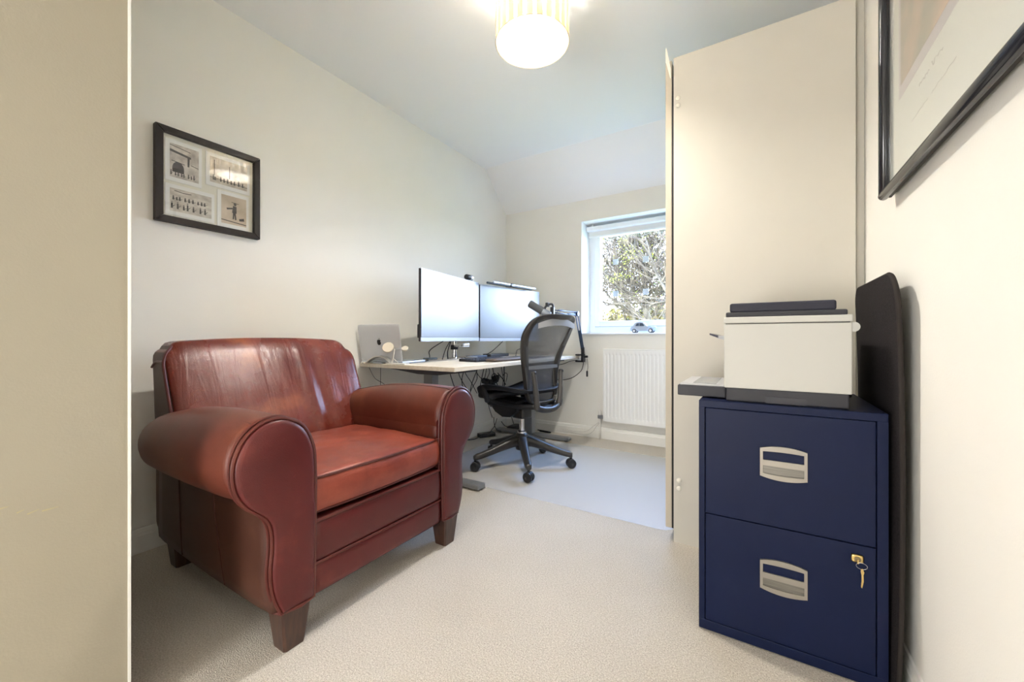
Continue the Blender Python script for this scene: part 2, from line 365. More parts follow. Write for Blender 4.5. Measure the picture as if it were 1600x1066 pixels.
# ================================================================== WARDROBE
wd = thing('wardrobe', 'tall cream built-in wardrobe with plain side panel beside the right wall', 'wardrobe', (0, 1.77, 0))
G().box(-.302, .283, 1.772, 1.79, .0, 2.028).obj('side_panel', WARD, wd)
G().box(-.285, .283, 1.79, 3.24, 2.005, 2.026).obj('top_panel', WARD, wd)
G().box(-.285, -.27, 1.79, 3.24, .0, .055).obj('plinth', WARD, wd)
G().box(.2885, .3095, 1.80, 1.82, .0, 2.36).obj('added_gap_filler', WARD, wd)  # added filler, catches light where the gap by the wall goes dark
G().box(.268, .283, 1.79, 3.24, .0, 2.005).obj('back_panel', BLACKG, wd)
G().box(-.285, .268, 3.225, 3.24, .0, 2.005).obj('end_panel', WARD, wd)
G().box(-.309, -.302, 1.7725, 1.776, .055, 1.955).obj('gap_strip', BLACKG, wd)
for k in range(3):
    y0 = 1.7725 + k * .488
    d = G().bbox(-.3345, -.3095, y0, y0 + .484, .055, 2.022, .0015, 1).obj('door', WARD_EDGE if k == 0 else WARD, wd)
    G().tube([(-.335, y0 + .44, .95), (-.36, y0 + .44, .95), (-.36, y0 + .44, 1.11), (-.335, y0 + .44, 1.11)], .005).obj('handle', SILVER, d)
for z in (1.856, 1.825, .261, .227):
    G().lathe([(.0095, 0), (.0095, .002), (.006, .0045), (.001, .005)], (-.285 + (.004 if z < 1 else 0), 1.772, z), 16, 'y').xf(Matrix.Translation((0, 2 * 1.772, 0)) @ Matrix.Diagonal((1, -1, 1, 1))).obj('screw_cap', M('cap_cream', (.80, .76, .66), .4), wd)
G().add([(-.333, 1.771, 2.082), (-.330, 1.771, 2.078), (-.3125, 1.771, 1.985), (-.3125, 1.771, 1.945), (-.316, 1.771, 1.95), (-.333, 1.771, 2.022),
         (-.333, 1.768, 2.082), (-.330, 1.768, 2.078), (-.3125, 1.768, 1.985), (-.3125, 1.768, 1.945), (-.316, 1.768, 1.95), (-.333, 1.768, 2.022)],
        [(0, 1, 2, 3, 4, 5), (6, 11, 10, 9, 8, 7), (0, 6, 7, 1), (1, 7, 8, 2), (2, 8, 9, 3), (3, 9, 10, 4), (4, 10, 11, 5), (5, 11, 6, 0)]).obj('corner_strip', M('pale_strip', (.82, .80, .72), .5), wd)

# ================================================================== ARMCHAIR (faces +x)
AY = .94     # centre line
ac = thing('armchair', 'oxblood leather club armchair with rolled arms standing on the carpet', 'armchair', (-1.5, AY, 0))
def arm_profile(zs=1, n=26):
    # (w outward, z): inverted keyhole outline of the front panel, starts inner bottom
    pts = [(0, .118), (-.002, .25), (-.004, .38), (-.004, .48), (.002, .545), (.028, .603), (.068, .632), (.103, .639), (.142, .630), (.178, .600), (.200, .555), (.204, .51), (.194, .465), (.170, .428), (.140, .400), (.120, .372), (.112, .335), (.112, .29), (.116, .24), (.112, .19), (.101, .15), (.088, .118)]
    return pts
def mirrorY(y, side): return AY - side * (y - AY) if side > 0 else y
for side in (1, -1):     # 1 = near arm (towards camera, low y), -1 = far arm
    yi = AY - side * .275
    Y_ = lambda w_: yi - side * w_
    # scroll front panel, slightly domed
    pr = [(p.x, p.y) for p in spline([(a, b, 0) for a, b in arm_profile()], 4)] 
    cxw = .09
    loops = []
    for dx, sc in [(-.03, 1.0), (-.004, 1.0), (.004, .985), (.009, .95), (.012, .85), (.013, .5)]:
        lp = []
        for a, b in pr:
            # shrink towards a spine of the shape
            sw = .055 if b < .40 else .10
            sz = max(.17, min(.53, b))
            lp.append((-1.085 + dx, Y_(sw + (a - sw) * sc), sz + (b - sz) * sc))
        loops.append(lp)
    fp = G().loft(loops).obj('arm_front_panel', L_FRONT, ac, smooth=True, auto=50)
    G().tube([(-1.083, Y_(a + (.002 if a > .05 else -.002)), b + (.003 if b > .5 else 0)) for a, b in pr], .0048, 8).obj('piping', PIPE, fp)
    G().tube([(-1.098, Y_(a * 1.0 + (.004 if a > .05 else -.003)), b + (.006 if b > .5 else 0)) for a, b in pr], .0042, 8).obj('piping', PIPE, fp)
    G().tube([(-1.082, Y_(-.002), .117), (-1.075, Y_(.04), .114), (-1.082, Y_(.09), .117), (-1.12, Y_(.100), .117)], .005, 8).obj('piping', PIPE, fp)
    # arm roll
    st = [(-1.095, .101, .528, .103, .108), (-1.13, .103, .529, .107, .114), (-1.22, .106, .528, .112, .118), (-1.36, .108, .526, .114, .119), (-1.50, .108, .520, .113, .115), (-1.62, .106, .510, .110, .107), (-1.72, .104, .500, .104, .098), (-1.78, .102, .494, .092, .086), (-1.815, .10, .490, .070, .066), (-1.83, .10, .488, .035, .035)]
    lo = []
    for (x, wc, zc, rw, rz) in st:
        lp = []
        for k in range(36):
            a = 2 * PI * k / 36; ca, sa = math.cos(a), math.sin(a)
            ww = wc + rw * (abs(ca) ** .92) * (1 if ca > 0 else -1); zz = zc + rz * (abs(sa) ** .92) * (1 if sa > 0 else -1)
            lp.append((x, Y_(ww), zz))
        lo.append(lp)
    ar = G().loft(lo).obj('arm', L_ARM, ac, smooth=True)
    # seam along the arm top
    G().tube([(x, Y_(wc + (.045 if side > 0 else -.03)), zc + rz * (.905 if side > 0 else .965)) for (x, wc, zc, rw, rz) in st[:8]], .0022, 6).obj('seam', M('seam_dark', (.035, .012, .008), .6), ar)
    # inner wall + outer side panel of the arm
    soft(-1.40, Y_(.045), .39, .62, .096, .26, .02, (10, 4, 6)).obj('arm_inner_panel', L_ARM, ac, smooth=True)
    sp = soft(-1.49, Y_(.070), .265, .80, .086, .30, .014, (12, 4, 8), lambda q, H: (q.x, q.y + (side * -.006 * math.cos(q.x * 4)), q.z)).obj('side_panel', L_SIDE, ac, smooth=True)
    for xs, xe in ((-1.665, -1.645), (-1.42, -1.34)):
        G().tube([(xs, Y_(.1195), .42), ((xs + xe) / 2, Y_(.120), .27), (xe, Y_(.1165), .125)], .0018, 6).obj('seam', M('seam_side', (.05, .012, .008), .6), sp)
# back rest: front leans, rear almost upright, rounded upper corners
def lerp(tab, z):
    if z <= tab[0][0]: return tab[0][1]
    for (a, b), (c, d) in zip(tab, tab[1:]):
        if z <= c: return b + (d - b) * (z - a) / (c - a)
    return tab[-1][1]
XF = [(.12, -1.60), (.45, -1.655), (.57, -1.71), (.70, -1.765), (.79, -1.80), (.86, -1.835)]
def backmap(s_, y, z):
    """s_ -1 rear .. 1 front, y from the centre line"""
    xf, xr = lerp(XF, z), -1.94 + .03 * max(0, z - .6)
    R_ = .105 if y > 0 else .06; hy, zt = .385, .838
    cy, cz = abs(y) - (hy - R_), z - (zt - R_)
    if cy > 0 and cz > 0:
        m_ = max(cy, cz) / math.hypot(cy, cz); cy *= m_; cz *= m_
        y = math.copysign(hy - R_ + cy, y); z = zt - R_ + cz
    y *= 1 + .05 * max(0, z - .45)
    z += .018 * math.cos(min(1, abs(y) / .4) * PI / 2) * max(0, (z - .6) / .24)
    return (xr + (s_ + 1) / 2 * (xf - xr), AY + y, z)
def backfn(q, H):
    z = q.z + .478; x, y, z2 = backmap(q.x / H.x, q.y, z); t = (z - .12) / .72
    if q.x > 0:
        x += .026 * math.cos(q.y / H.y * PI / 2) ** .7 * math.sin(min(1, max(0, t)) * PI) if abs(q.y) < H.y * .999 else 0
        if q.y > 0: x += .0075 * math.sin(q.y * 60 + t * 2.6) * max(0, math.sin(t * PI)) * max(0, 1 - abs(q.y - .13) / .13)
    return (x, y, z2)
bk = soft(0, 0, 0, .22, .77, .72, (.035, .030, .06), (14, 44, 44), backfn).obj('backrest', L_BACK, ac, smooth=True)
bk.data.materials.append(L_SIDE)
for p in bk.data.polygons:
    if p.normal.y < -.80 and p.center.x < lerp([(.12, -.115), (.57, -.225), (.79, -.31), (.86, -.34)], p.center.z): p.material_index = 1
def bp_(s_, y, z, o=.003):
    x, y2, z2 = backmap(s_, y, z); return (x, y2 - (o if y < 0 else -o), z2)
G().tube(spline([bp_(.86, -.387, z) for z in (.50, .56, .62, .68, .73)] + [bp_(.84, -.383, .765, .005), bp_(.80, -.372, .80, .006), bp_(.72, -.35, .825, .006)], 5), .0052, 8).obj('piping', PIPE, bk)
G().tube(spline([bp_(-.8, -.380, .745, .006), bp_(-.2, -.380, .765, .007), bp_(.5, -.380, .768, .007), bp_(.82, -.381, .768, .006)], 5), .0045, 8).obj('piping', PIPE, bk)
# seat cushion, with piping top and bottom
def cush(q, H):
    cx_, cy_ = 1 - (q.x / H.x) ** 2, 1 - (q.y / H.y) ** 2
    dz = .022 * max(0, cx_) ** .6 * max(0, cy_) ** .6
    wr = .004 * noise.noise(Vector((q.x * 9, q.y * 9, 1.3))) + .003 * noise.noise(Vector((q.x * 22, q.y * 14, 4)))
    x = q.x + (.012 * (1 - (q.z / H.z) ** 2) if q.x > H.x * .8 else 0)
    x -= .012 * (q.y / H.y) ** 2 if q.x > 0 else 0
    return (x, q.y, q.z + (dz + wr if q.z > 0 else -.0))
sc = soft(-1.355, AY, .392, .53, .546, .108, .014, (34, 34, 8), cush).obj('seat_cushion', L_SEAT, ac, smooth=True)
for z in (.4445, .345):
    pts = [(-1.60, AY - .271, z), (-1.12, AY - .268, z), (-1.105, AY - .262, z), (-1.095, AY - .2, z), (-1.089, AY, z), (-1.095, AY + .2, z), (-1.105, AY + .262, z), (-1.12, AY + .268, z), (-1.60, AY + .271, z)]
    G().tube(spline(pts, 5), .0042, 8).obj('piping', PIPE, sc)
# seat base and front rails
soft(-1.45, AY, .225, .66, .56, .20, .012, (6, 6, 4)).obj('seat_base', L_SIDE, ac, smooth=True)
r1 = soft(-1.118, AY, .262, .06, .552, .128, .014, (4, 20, 8), lambda q, H: (q.x + (.004 * (1 - (q.z / H.z) ** 2) if q.x > 0 else 0), q.y, q.z)).obj('front_rail', L_FRONT, ac, smooth=True)
r2 = soft(-1.118, AY, .155, .058, .552, .096, .012, (4, 20, 8), lambda q, H: (q.x + (.004 * (1 - (q.z / H.z) ** 2) if q.x > 0 else 0), q.y, q.z)).obj('front_rail', L_FRONT, ac, smooth=True)
G().tube([(-1.090, AY - .275, .3225), (-1.088, AY, .3245), (-1.090, AY + .275, .3225)], .0052, 8).obj('piping', PIPE, r1)
G().tube([(-1.089, AY - .275, .2005), (-1.087, AY, .2005), (-1.089, AY + .275, .2005)], .0040, 8).obj('piping', PIPE, r2)
# legs
for (x, y) in ((-1.118, .616), (-1.118, 1.264), (-1.86, .622), (-1.86, 1.258)):
    t_, b_ = .040, .029
    def sq(h, z, r=.006):
        return [(x + a, y + b, z) for a, b in [(-h + r, -h), (h - r, -h), (h, -h + r), (h, h - r), (h - r, h), (-h + r, h), (-h, h - r), (-h, -h + r)]]
    G().loft([sq(b_, 0), sq(b_ + .001, .006), sq(t_, .105), sq(t_ + .002, .122)]).obj('leg', WOODLEG, ac)

# ================================================================== DESK
dk = thing('desk', 'pale ash sit-stand desk with grey steel legs along the left wall', 'desk', (-1.7, 2.4, 0))
G().bbox(-2.075, -1.325, 1.575, 3.245, .678, .702, .002, 1).obj('desktop', ASH, dk)
for yc in (1.80, 3.02):
    lg = G().bbox(-1.745, -1.655, yc - .035, yc + .035, .03, .56, .006, 2).obj('leg', GREYMET, dk)
    G().bbox(-1.735, -1.665, yc - .028, yc + .028, .50, .645, .004, 2).obj('inner_column', GREYMET, lg)
    G().bbox(-2.03, -1.315, yc - .035, yc + .035, .006, .034, .008, 2).obj('foot', GREYMET, dk)
    for x in (-1.99, -1.35): G().lathe([(.018, 0), (.018, .008)], (x, yc, 0), 14).obj('glide', BLK, dk)
    G().prism([(-2.02, .678), (-1.38, .678), (-1.38, .662), (-1.62, .632), (-1.78, .632), (-2.02, .655)], yc - .03, yc + .03, lambda x, z, y: (x, y, z)).obj('bracket', M('bracket_dark', (.06, .06, .075), .5), dk)
G().bbox(-1.78, -1.62, 1.83, 2.99, .640, .676, .004, 1).obj('crossbar', MATS['bracket_dark'], dk)

# ================================================================== MONITORS
def monitor(name, a, b, z0, z1, label, thick=.016):
    a = Vector((*a, 0)); b = Vector((*b, 0)); d = (b - a).normalized(); nrm = Vector((d.y, -d.x, 0))     # nrm faces +x
    if nrm.x < 0: nrm = -nrm
    L = (b - a).length; mid = (a + b) / 2
    ang = math.atan2(d.y, d.x)
    o = thing(name, label, 'monitor', (mid.x, mid.y, z0), ang - PI / 2)
    # local: y along width, +x is the screen side
    H = z1 - z0
    G().bbox(-thick, 0, -L / 2, L / 2, 0, H, .003, 2).obj('housing', BLK, o, local=True)
    G().box(-.001, .0012, -L / 2 + .004, L / 2 - .004, .026, H - .005).obj('screen', SCREEN, o, local=True)
    G().bbox(-.002, .0022, -L / 2, L / 2, -.001, .024, .001, 1).obj('chin_bezel', M('chin_silver', (.42, .45, .50), .4, .5), o, local=True)
    G().bbox(-.0045, .0018, -L / 2, L / 2, H - .004, H + .001, .0005, 1).obj('top_bezel', MATS['chin_silver'], o, local=True)
    G().bbox(-.05, -thick, -.13, .13, .06, .28, .012, 3).obj('rear_cover', BLK, o, local=True)
    g = G().bbox(-.028, -thick + .002, -L / 2 + .002, -L / 2 + .03, .02, .10, .005, 2)
    g.obj('rear_knob', BLK, o, local=True)
    G().bbox(-.075, -.05, -.05, .05, .12, .22, .004, 2).obj('mount_plate', CHROME, o, local=True)
    return o
m1 = monitor('computer_monitor', (-1.65, 1.662), (-1.752, 2.358), .834, 1.258, 'left of two large monitors, pale reflections, webcam on its corner')
m2 = monitor('computer_monitor', (-1.752, 2.368), (-1.625, 3.07), .830, 1.252, 'right of two large monitors, silver light bar along its top')
# dual monitor stand
ms = thing('monitor_stand', 'chrome monitor arm post clamped on the desk under the monitors', 'monitor stand', (-1.87, 2.22, .702))
G().lathe([(.055, 0), (.055, .006), (.03, .012), (.022, .014)], (-1.87, 2.22, .702), 24).obj('base_plate', CHROME, ms, smooth=True, auto=40)
G().lathe([(.020, .012), (.020, .05), (.017, .052), (.017, .36)], (-1.87, 2.22, .702), 20).obj('post', CHROME, ms, smooth=True, auto=40)
G().lathe([(.024, 0), (.027, .004), (.027, .03), (.024, .034)], (-1.87, 2.22, .77), 20).obj('collar', BLK, ms, smooth=True, auto=40)
for (y, x) in ((2.06, -1.782), (2.66, -1.775)):
    g = G().tube(spline([(-1.87, 2.22, .985), (-1.885, (2.22 + y) / 2, .985), (x, y, .985)], 6), .014, 12)
    g.obj('arm', ALU, ms, smooth=True)
G().bbox(-1.84, -1.76, 2.18, 2.26, .79, .815, .006, 2).obj('bracket', CHROME, ms)
# webcam
wc = thing('webcam', 'small black and silver webcam on the left monitor', 'webcam', (-1.745, 2.235, 1.262))
G().bbox(-1.757, -1.735, 2.21, 2.262, 1.258, 1.264, .002, 1).obj('clip', GRAPH, wc)
G().lathe([(.017, -.028), (.019, -.024), (.019, .012), (.017, .016)], (-1.745, 2.225, 1.284), 20, 'y').obj('body', BLK, wc, smooth=True, auto=40)
G().lathe([(.020, .012), (.0205, .016), (.0205, .036), (.018, .040)], (-1.745, 2.225, 1.284), 20, 'y').obj('silver_housing', ALU, wc, smooth=True, auto=40)
# light bar
lb = thing('monitor_light_bar', 'slim silver and black light bar along the top of the right monitor', 'light bar', (-1.66, 2.72, 1.262))
p0, p1 = Vector((-1.712, 2.40, 1.262)), Vector((-1.628, 2.93, 1.258))
dd = (p1 - p0); off = Vector((.018, -.003, .0))
G().tube([p0 + off + dd * .1 + Vector((0, 0, .012)), p1 + off + dd * .05 + Vector((0, 0, .012))], .0095, 14).obj('tube', ALU, lb, smooth=True, auto=40)
G().tube([p0 + off * .9 - dd * .02, p1 + off * .9 - dd * .04], .0085, 10).obj('lower_strip', BLK, lb, smooth=True, auto=40)
c = (p0 + p1) / 2
G().bbox(c.x - .03, c.x + .028, c.y - .03, c.y + .03, 1.256, 1.282, .005, 2).obj('clamp', GRAPH, lb)

# ================================================================== LAPTOP AND STANDS
LP = Matrix.Translation((-1.932, 1.655, .706)) @ Matrix.Rotation(math.radians(1), 4, 'Z')
lp = thing('laptop', 'open silver laptop with black logo, its lid towards the camera', 'laptop', (-1.922, 1.628, .703), math.radians(8))
tilt = Matrix.Translation((0, -.02, .016)) @ Matrix.Rotation(math.radians(8), 4, 'X')
G().bbox(-.158, .158, -.02, .20, 0, .014, .005, 3).obj('keyboard_base', ALU, lp, local=True, smooth=True, auto=35)
LIDM = M('lid_silver', (.66, .68, .72), .4, .35)
lid = soft(0, 0, .109, .316, .006, .218, (.010, .0025, .010), (16, 4, 16)).xf(tilt).obj('lid', LIDM, lp, local=True, smooth=True, auto=40)
G().box(-.15, .15, .0031, .0036, .012, .210).xf(tilt).obj('display', BLK, lid, local=True)
def apple(sc):
    R = [(0, .62), (.14, .70), (.34, .72), (.55, .60)]
    bite = []
    for k in range(7):
        a = math.radians(118 + k * (242 - 118) / 6); bite.append((.86 + .34 * math.cos(a), .22 + .36 * math.sin(a)))
    low = [(.70, -.25), (.58, -.58), (.40, -.84), (.24, -.92), (.10, -.88), (0, -.84)]
    left = [(-.10, -.88), (-.24, -.92), (-.42, -.84), (-.62, -.52), (-.74, -.12), (-.74, .22), (-.62, .52), (-.42, .70), (-.24, .72), (-.10, .66)]
    body = R + bite + low + left
    leaf = [(.0, .80), (.02, .98), (.12, 1.12), (.26, 1.20), (.26, 1.04), (.18, .90)]
    return [[(a * sc, b * sc) for a, b in p] for p in (body, leaf)]
g = G()
for poly in apple(.020): g.prism(poly, -.0031, -.0037, lambda u, v, w_: (u - .002, w_, v + .112))
g.xf(tilt).obj('logo', M('logo_black', (.012, .012, .015), .25), lid, local=True)
# arched stand in front of it
ar = thing('headphone_arch', 'silver and white arched stand on the desk before the laptop', 'stand', (-1.92, 1.62, .702))
pts = spline([(-2.005, 1.572, .705), (-1.972, 1.577, .726), (-1.935, 1.582, .742), (-1.895, 1.587, .745), (-1.855, 1.592, .734), (-1.82, 1.597, .705)], 5)
g = G(); lo = []
for i, p in enumerate(pts):
    t = pts[min(i + 1, len(pts) - 1)] - pts[max(i - 1, 0)]; t.normalize(); up = Vector((0, 0, 1)); nn = (up - t * up.dot(t)).normalized(); bb = t.cross(nn)
    lo.append([p + bb * a + nn * b for a, b in [(-.017, -.003), (.017, -.003), (.017, .003), (-.017, .003)]])
g.loft(lo).obj('arch', M('arch_silver', (.72, .70, .66), .3, .6), ar, smooth=True, auto=40)
G().bbox(-1.96, -1.885, 1.574, 1.590, .7025, .712, .003, 2).obj('front_bar', ALU, ar)
G().bbox(-2.030, -2.006, 1.548, 1.582, .7022, .711, .003, 2).obj('white_tip', WHT, ar)
# charging stand
cs = thing('charging_stand', 'white charging stand with one large and one small round pad', 'charger', (-1.80, 1.66, .702))
G().bbox(-1.850, -1.69, 1.577, 1.615, .702, .709, .003, 2).obj('base', WHT, cs)
G().tube([(-1.815, 1.596, .708), (-1.797, 1.596, .768), (-1.790, 1.596, .792)], [.0065, .005, .004], 10).obj('stem', WHT, cs, smooth=True)
G().tube([(-1.790, 1.596, .790), (-1.725, 1.60, .791)], .003, 8).obj('arm', ALU, cs)
G().tube([(-1.805, 1.60, .733), (-1.770, 1.604, .708)], .003, 8).obj('brace', WHT, cs)
def disc(r, t, c, tilt_x, rz):
    return G().lathe([(r * .93, -t / 2), (r, -t / 4), (r, t / 4), (r * .93, t / 2)], (0, 0, 0), 28, 'y').xf(Matrix.Translation(c) @ Matrix.Rotation(rz, 4, 'Z') @ Matrix.Rotation(tilt_x, 4, 'X'))
disc(.033, .008, (-1.832, 1.582, .799), math.radians(-30), math.radians(35)).obj('phone_pad', M('pad_cream', (.66, .60, .50), .5), cs, smooth=True, auto=40)
disc(.019, .008, (-1.712, 1.600, .794), math.radians(-50), math.radians(35)).obj('watch_pad', MATS['pad_cream'], cs, smooth=True, auto=40)

# ================================================================== DESK CLUTTER
pk = thing('speaker_puck', 'small round grey puck on the desk left of the keyboard', 'speaker', (-1.70, 2.20, .702))
G().lathe([(.042, 0), (.046, .004), (.046, .016), (.042, .021), (.001, .022)], (-1.70, 2.20, .702), 28).obj('body', M('puck_grey', (.16, .16, .17), .6), pk, smooth=True, auto=50)
G().lathe([(.0465, 0), (.0465, .003)], (-1.70, 2.20, .707), 28).obj('ring', BLK, pk)
hb = thing('usb_hub', 'long black hub lying on the desk behind the keyboard', 'hub', (-1.80, 2.41, .702))
G().bbox(-1.83, -1.79, 2.30, 2.52, .702, .722, .004, 2).obj('body', M('hub_blue', (.03, .045, .08), .4), hb)
tag(G().bbox(-1.85, -1.77, 2.54, 2.80, .702, .727, .004, 2).obj('dock', BLK), 'black slab-like dock lying on the desk beneath the right monitor', 'dock')
kb = thing('keyboard', 'dark low keyboard lying on the desk before the right monitor', 'keyboard', (-1.55, 2.18, .702), math.radians(-6))
G().prism([(-.075, .0), (.075, .0), (.075, .006), (-.075, .018)], -.19, .19, lambda x, z, y: (x, y, z)).obj('case', GRAPH2, kb, local=True)
g = G()
for r_ in range(5):
    for c_ in range(14):
        x = -.062 + r_ * .027; y = -.178 + c_ * .0262; z = .0065 + (.075 - x) / .15 * .011
        g.box(x, x + .022, y, y + .021, z - .001, z + .003)
ko = g.obj('key_caps', M('key_dark', (.03, .032, .045), .5), kb, local=True); ko['kind'] = 'stuff'
wr = thing('wrist_rest', 'dark brown padded wrist rest at the desk front edge', 'wrist rest', (-1.42, 2.25, .702), math.radians(-6))
soft(0, 0, .011, .085, .40, .021, (.02, .02, .009), (8, 20, 6)).obj('pad', M('rest_brown', (.10, .075, .065), .6), wr, local=True, smooth=True)
mp_ = thing('desk_mat', 'thin black mat on the desk partly behind the office chair', 'mat', (-1.55, 2.62, .702))
soft(-1.55, 2.62, .705, .28, .34, .005, (.02, .02, .002), (8, 8, 2)).obj('mat', BLK, mp_, smooth=True)
tag(G().bbox(-1.985, -1.93, 2.02, 2.11, .702, .716, .004, 2).obj('power_adapter', M('adapter_grey', (.20, .24, .28), .4)), 'small grey adapter on the desk beneath the left monitor', 'adapter')

def cable(pts, label, r=.003, mat=CABLE, group=None, k=8):
    o = G().tube(spline(pts, k), r, 6).obj('cable', mat, smooth=True); tag(o, label, 'cable', group); return o
cable([(-1.86, 1.74, .7055), (-1.80, 1.80, .7055), (-1.85, 1.93, .7055), (-1.95, 2.02, .7055)], 'thin black cable lying on the desk from laptop to grey adapter')
cable([(-1.80, 2.03, .835), (-1.84, 1.94, .775), (-1.86, 1.955, .735), (-1.93, 2.03, .719)], 'black cable looping under the left monitor, nearest the laptop')
cable([(-1.80, 2.09, .83), (-1.85, 2.10, .77), (-1.85, 2.07, .706)], 'black cable hanging below left monitor, second from laptop')
cable([(-1.80, 2.10, .83), (-1.85, 2.125, .76), (-1.87, 2.15, .706)], 'black cable below left monitor running beside the chrome post', r=.004)
cable([(-1.78, 2.73, .83), (-1.83, 2.65, .75), (-1.85, 2.56, .715), (-1.85, 2.50, .712)], 'black cable slanting below the right monitor to the hub')
cable([(-1.83, 2.45, .706), (-1.86, 2.40, .712), (-1.90, 2.34, .706), (-1.93, 2.25, .706)], 'black cable lying between chrome post and hub')
cable([(-1.72, 2.83, .705), (-1.76, 2.92, .75), (-1.78, 3.05, .757), (-1.80, 3.18, .745), (-1.86, 3.20, .706)], 'black cable arching over the desk behind the office chair')

UND = [[(2.16, .62), (2.19, .54), (2.22, .48), (2.24, .42)], [(2.27, .60), (2.32, .52), (2.38, .45), (2.37, .40)], [(2.35, .60), (2.42, .52), (2.46, .47), (2.50, .42)],
       [(2.46, .60), (2.40, .51), (2.38, .44), (2.41, .36)], [(2.50, .60), (2.50, .53), (2.43, .46), (2.40, .40)], [(2.47, .60), (2.51, .55), (2.57, .515), (2.62, .50)],
       [(2.64, .62), (2.61, .54), (2.59, .51)], [(2.71, .62), (2.77, .48), (2.82, .40), (2.84, .30)], [(2.84, .62), (2.87, .51), (2.86, .42), (2.84, .32)],
       [(2.88, .62), (2.88, .52), (2.88, .43), (2.87, .36)], [(2.76, .56), (2.80, .53), (2.84, .50), (2.88, .45)], [(2.80, .53), (2.83, .555), (2.87, .54), (2.85, .48)],
       [(2.66, .42), (2.63, .37), (2.63, .30), (2.68, .2)], [(2.57, .63), (2.54, .57), (2.51, .49), (2.49, .44)], [(2.66, .62), (2.67, .57), (2.63, .52)], [(2.30, .62), (2.27, .55), (2.29, .46), (2.33, .38)]]
NEAR = ['first', 'second', 'third', 'fourth', 'fifth', 'sixth', 'seventh', 'eighth', 'ninth', 'tenth', 'eleventh', 'twelfth', 'thirteenth', 'fourteenth', 'fifteenth', 'sixteenth']
order = sorted(range(len(UND)), key=lambda i: UND[i][0][0])
for rank, i in enumerate(order):
    P_ = UND[i]; jx = random.uniform(-.03, .03)
    top = [(-1.82 + jx, P_[0][0], .674)] if P_[0][1] > .59 else []
    cable(top + [(-1.85 + jx, y, z) for y, z in P_], 'black cable hanging beneath the desk, %s from the armchair end' % NEAR[rank], r=.0042 if i in (7, 9, 10) else .003, group='cables hanging beneath the desk', k=5)
cl = thing('cable_cluster', 'tangled black plugs bunched beneath the desk above the chair seat', 'cable bunch', (-1.85, 2.64, .50))
for k, (dx, dy, dz, a) in enumerate([(0, 0, 0, 0), (.02, .04, .015, 1), (-.02, -.035, .005, 2), (.01, .08, .02, .5), (0, .03, -.03, 1.4)]):
    G().bbox(-.02, .02, -.03, .03, -.016, .016, .005, 2).xf(Matrix.Translation((dx, dy, dz)) @ Matrix.Rotation(a, 4, 'X') @ Matrix.Rotation(a * .7, 4, 'Z')).obj('plug', BLK, cl, local=True)
G().ring([(0, .06 + .035 * math.cos(a), .03 + .03 * math.sin(a)) for a in [2 * PI * k / 16 for k in range(16)]], .004, 6).obj('cable_loop', CABLE, cl, local=True, smooth=True)
# low cables, adapters on the floor
for n_, P_ in zip(['leftmost', 'second', 'third', 'fourth'], [[(2.87, .16), (2.88, .09), (2.92, .04), (3.02, .008)], [(2.92, .14), (2.88, .08), (2.83, .05), (2.80, .02)], [(2.99, .10), (3.05, .05), (3.14, .012)], [(3.16, .12), (3.18, .08), (3.215, .02)]]):
    cable([(-1.97, y, z) for y, z in P_], 'low black cable curling to the floor beneath desk, %s of four' % n_, group='low cables beneath the desk')
tag(G().bbox(-.03, .03, -.075, .075, 0, .034, .006, 2).xf(Matrix.Translation((-2.0, 2.80, 0)) @ Matrix.Rotation(-.5, 4, 'Z')).obj('power_brick', BLK), 'black power brick lying on the floor beneath the desk', 'power adapter')
tag(soft(-1.93, 3.16, .022, .10, .18, .04, (.03, .05, .015), (8, 10, 4)).obj('black_pouch', BLK, smooth=True), 'flat black oval pouch on the floor by the far desk leg', 'pouch')
cable([(-2.075, 2.58, .006), (-2.02, 2.66, .006), (-2.015, 2.75, .02)], 'black cable on the floor leaving the power brick', r=.0035)
cable([(-1.73, 3.235, .006), (-1.66, 3.225, .006), (-1.585, 3.21, .006), (-1.61, 3.19, .006), (-1.69, 3.20, .006)], 'short black cable coil on the floor by the window wall', r=.0045)
cable([(-1.27, 3.20, .655), (-1.265, 3.18, .62), (-1.28, 3.16, .57), (-1.36, 3.15, .51), (-1.48, 3.15, .49), (-1.60, 3.15, .53)], 'black cable looping below the microphone arm clamp')
cable([(-1.31, 3.17, .665), (-1.37, 3.15, .655), (-1.43, 3.15, .63), (-1.52, 3.15, .61)], 'short black cable under the desk corner by the clamp')
cable([(-1.232, 3.19, .68), (-1.226, 3.19, .61), (-1.232, 3.19, .575)], 'thin black cable hanging straight down from the clamp', r=.0018)
tag(G().bbox(-1.240, -1.226, 3.184, 3.198, .525, .575, .004, 2).obj('jack_plug', BLK), 'small black jack plug dangling below the clamp', 'plug')
cable([(-1.135, 3.225, .14), (-1.17, 3.235, .10), (-1.20, 3.235, .055), (-1.26, 3.235, .022), (-1.40, 3.235, .02), (-1.55, 3.235, .02)], 'pale cable drooping from radiator valve, lower of two', r=.0018, mat=WCABLE)
cable([(-1.135, 3.228, .15), (-1.19, 3.24, .105), (-1.26, 3.24, .05), (-1.36, 3.24, .04), (-1.5, 3.24, .045)], 'pale cable along the baseboard from radiator valve, upper of two', r=.0016, mat=WCABLE)
cable([(-2.06, 1.63, .67), (-2.04, 1.66, .60), (-1.99, 1.70, .55), (-1.97, 1.72, .42)], 'thin grey cable hanging beneath the desk behind the armchair, slanting', r=.0016)
cable([(-1.99, 1.66, .675), (-1.99, 1.66, .45), (-1.99, 1.66, .3)], 'thin grey cable hanging straight beneath the desk behind the armchair', r=.0016)

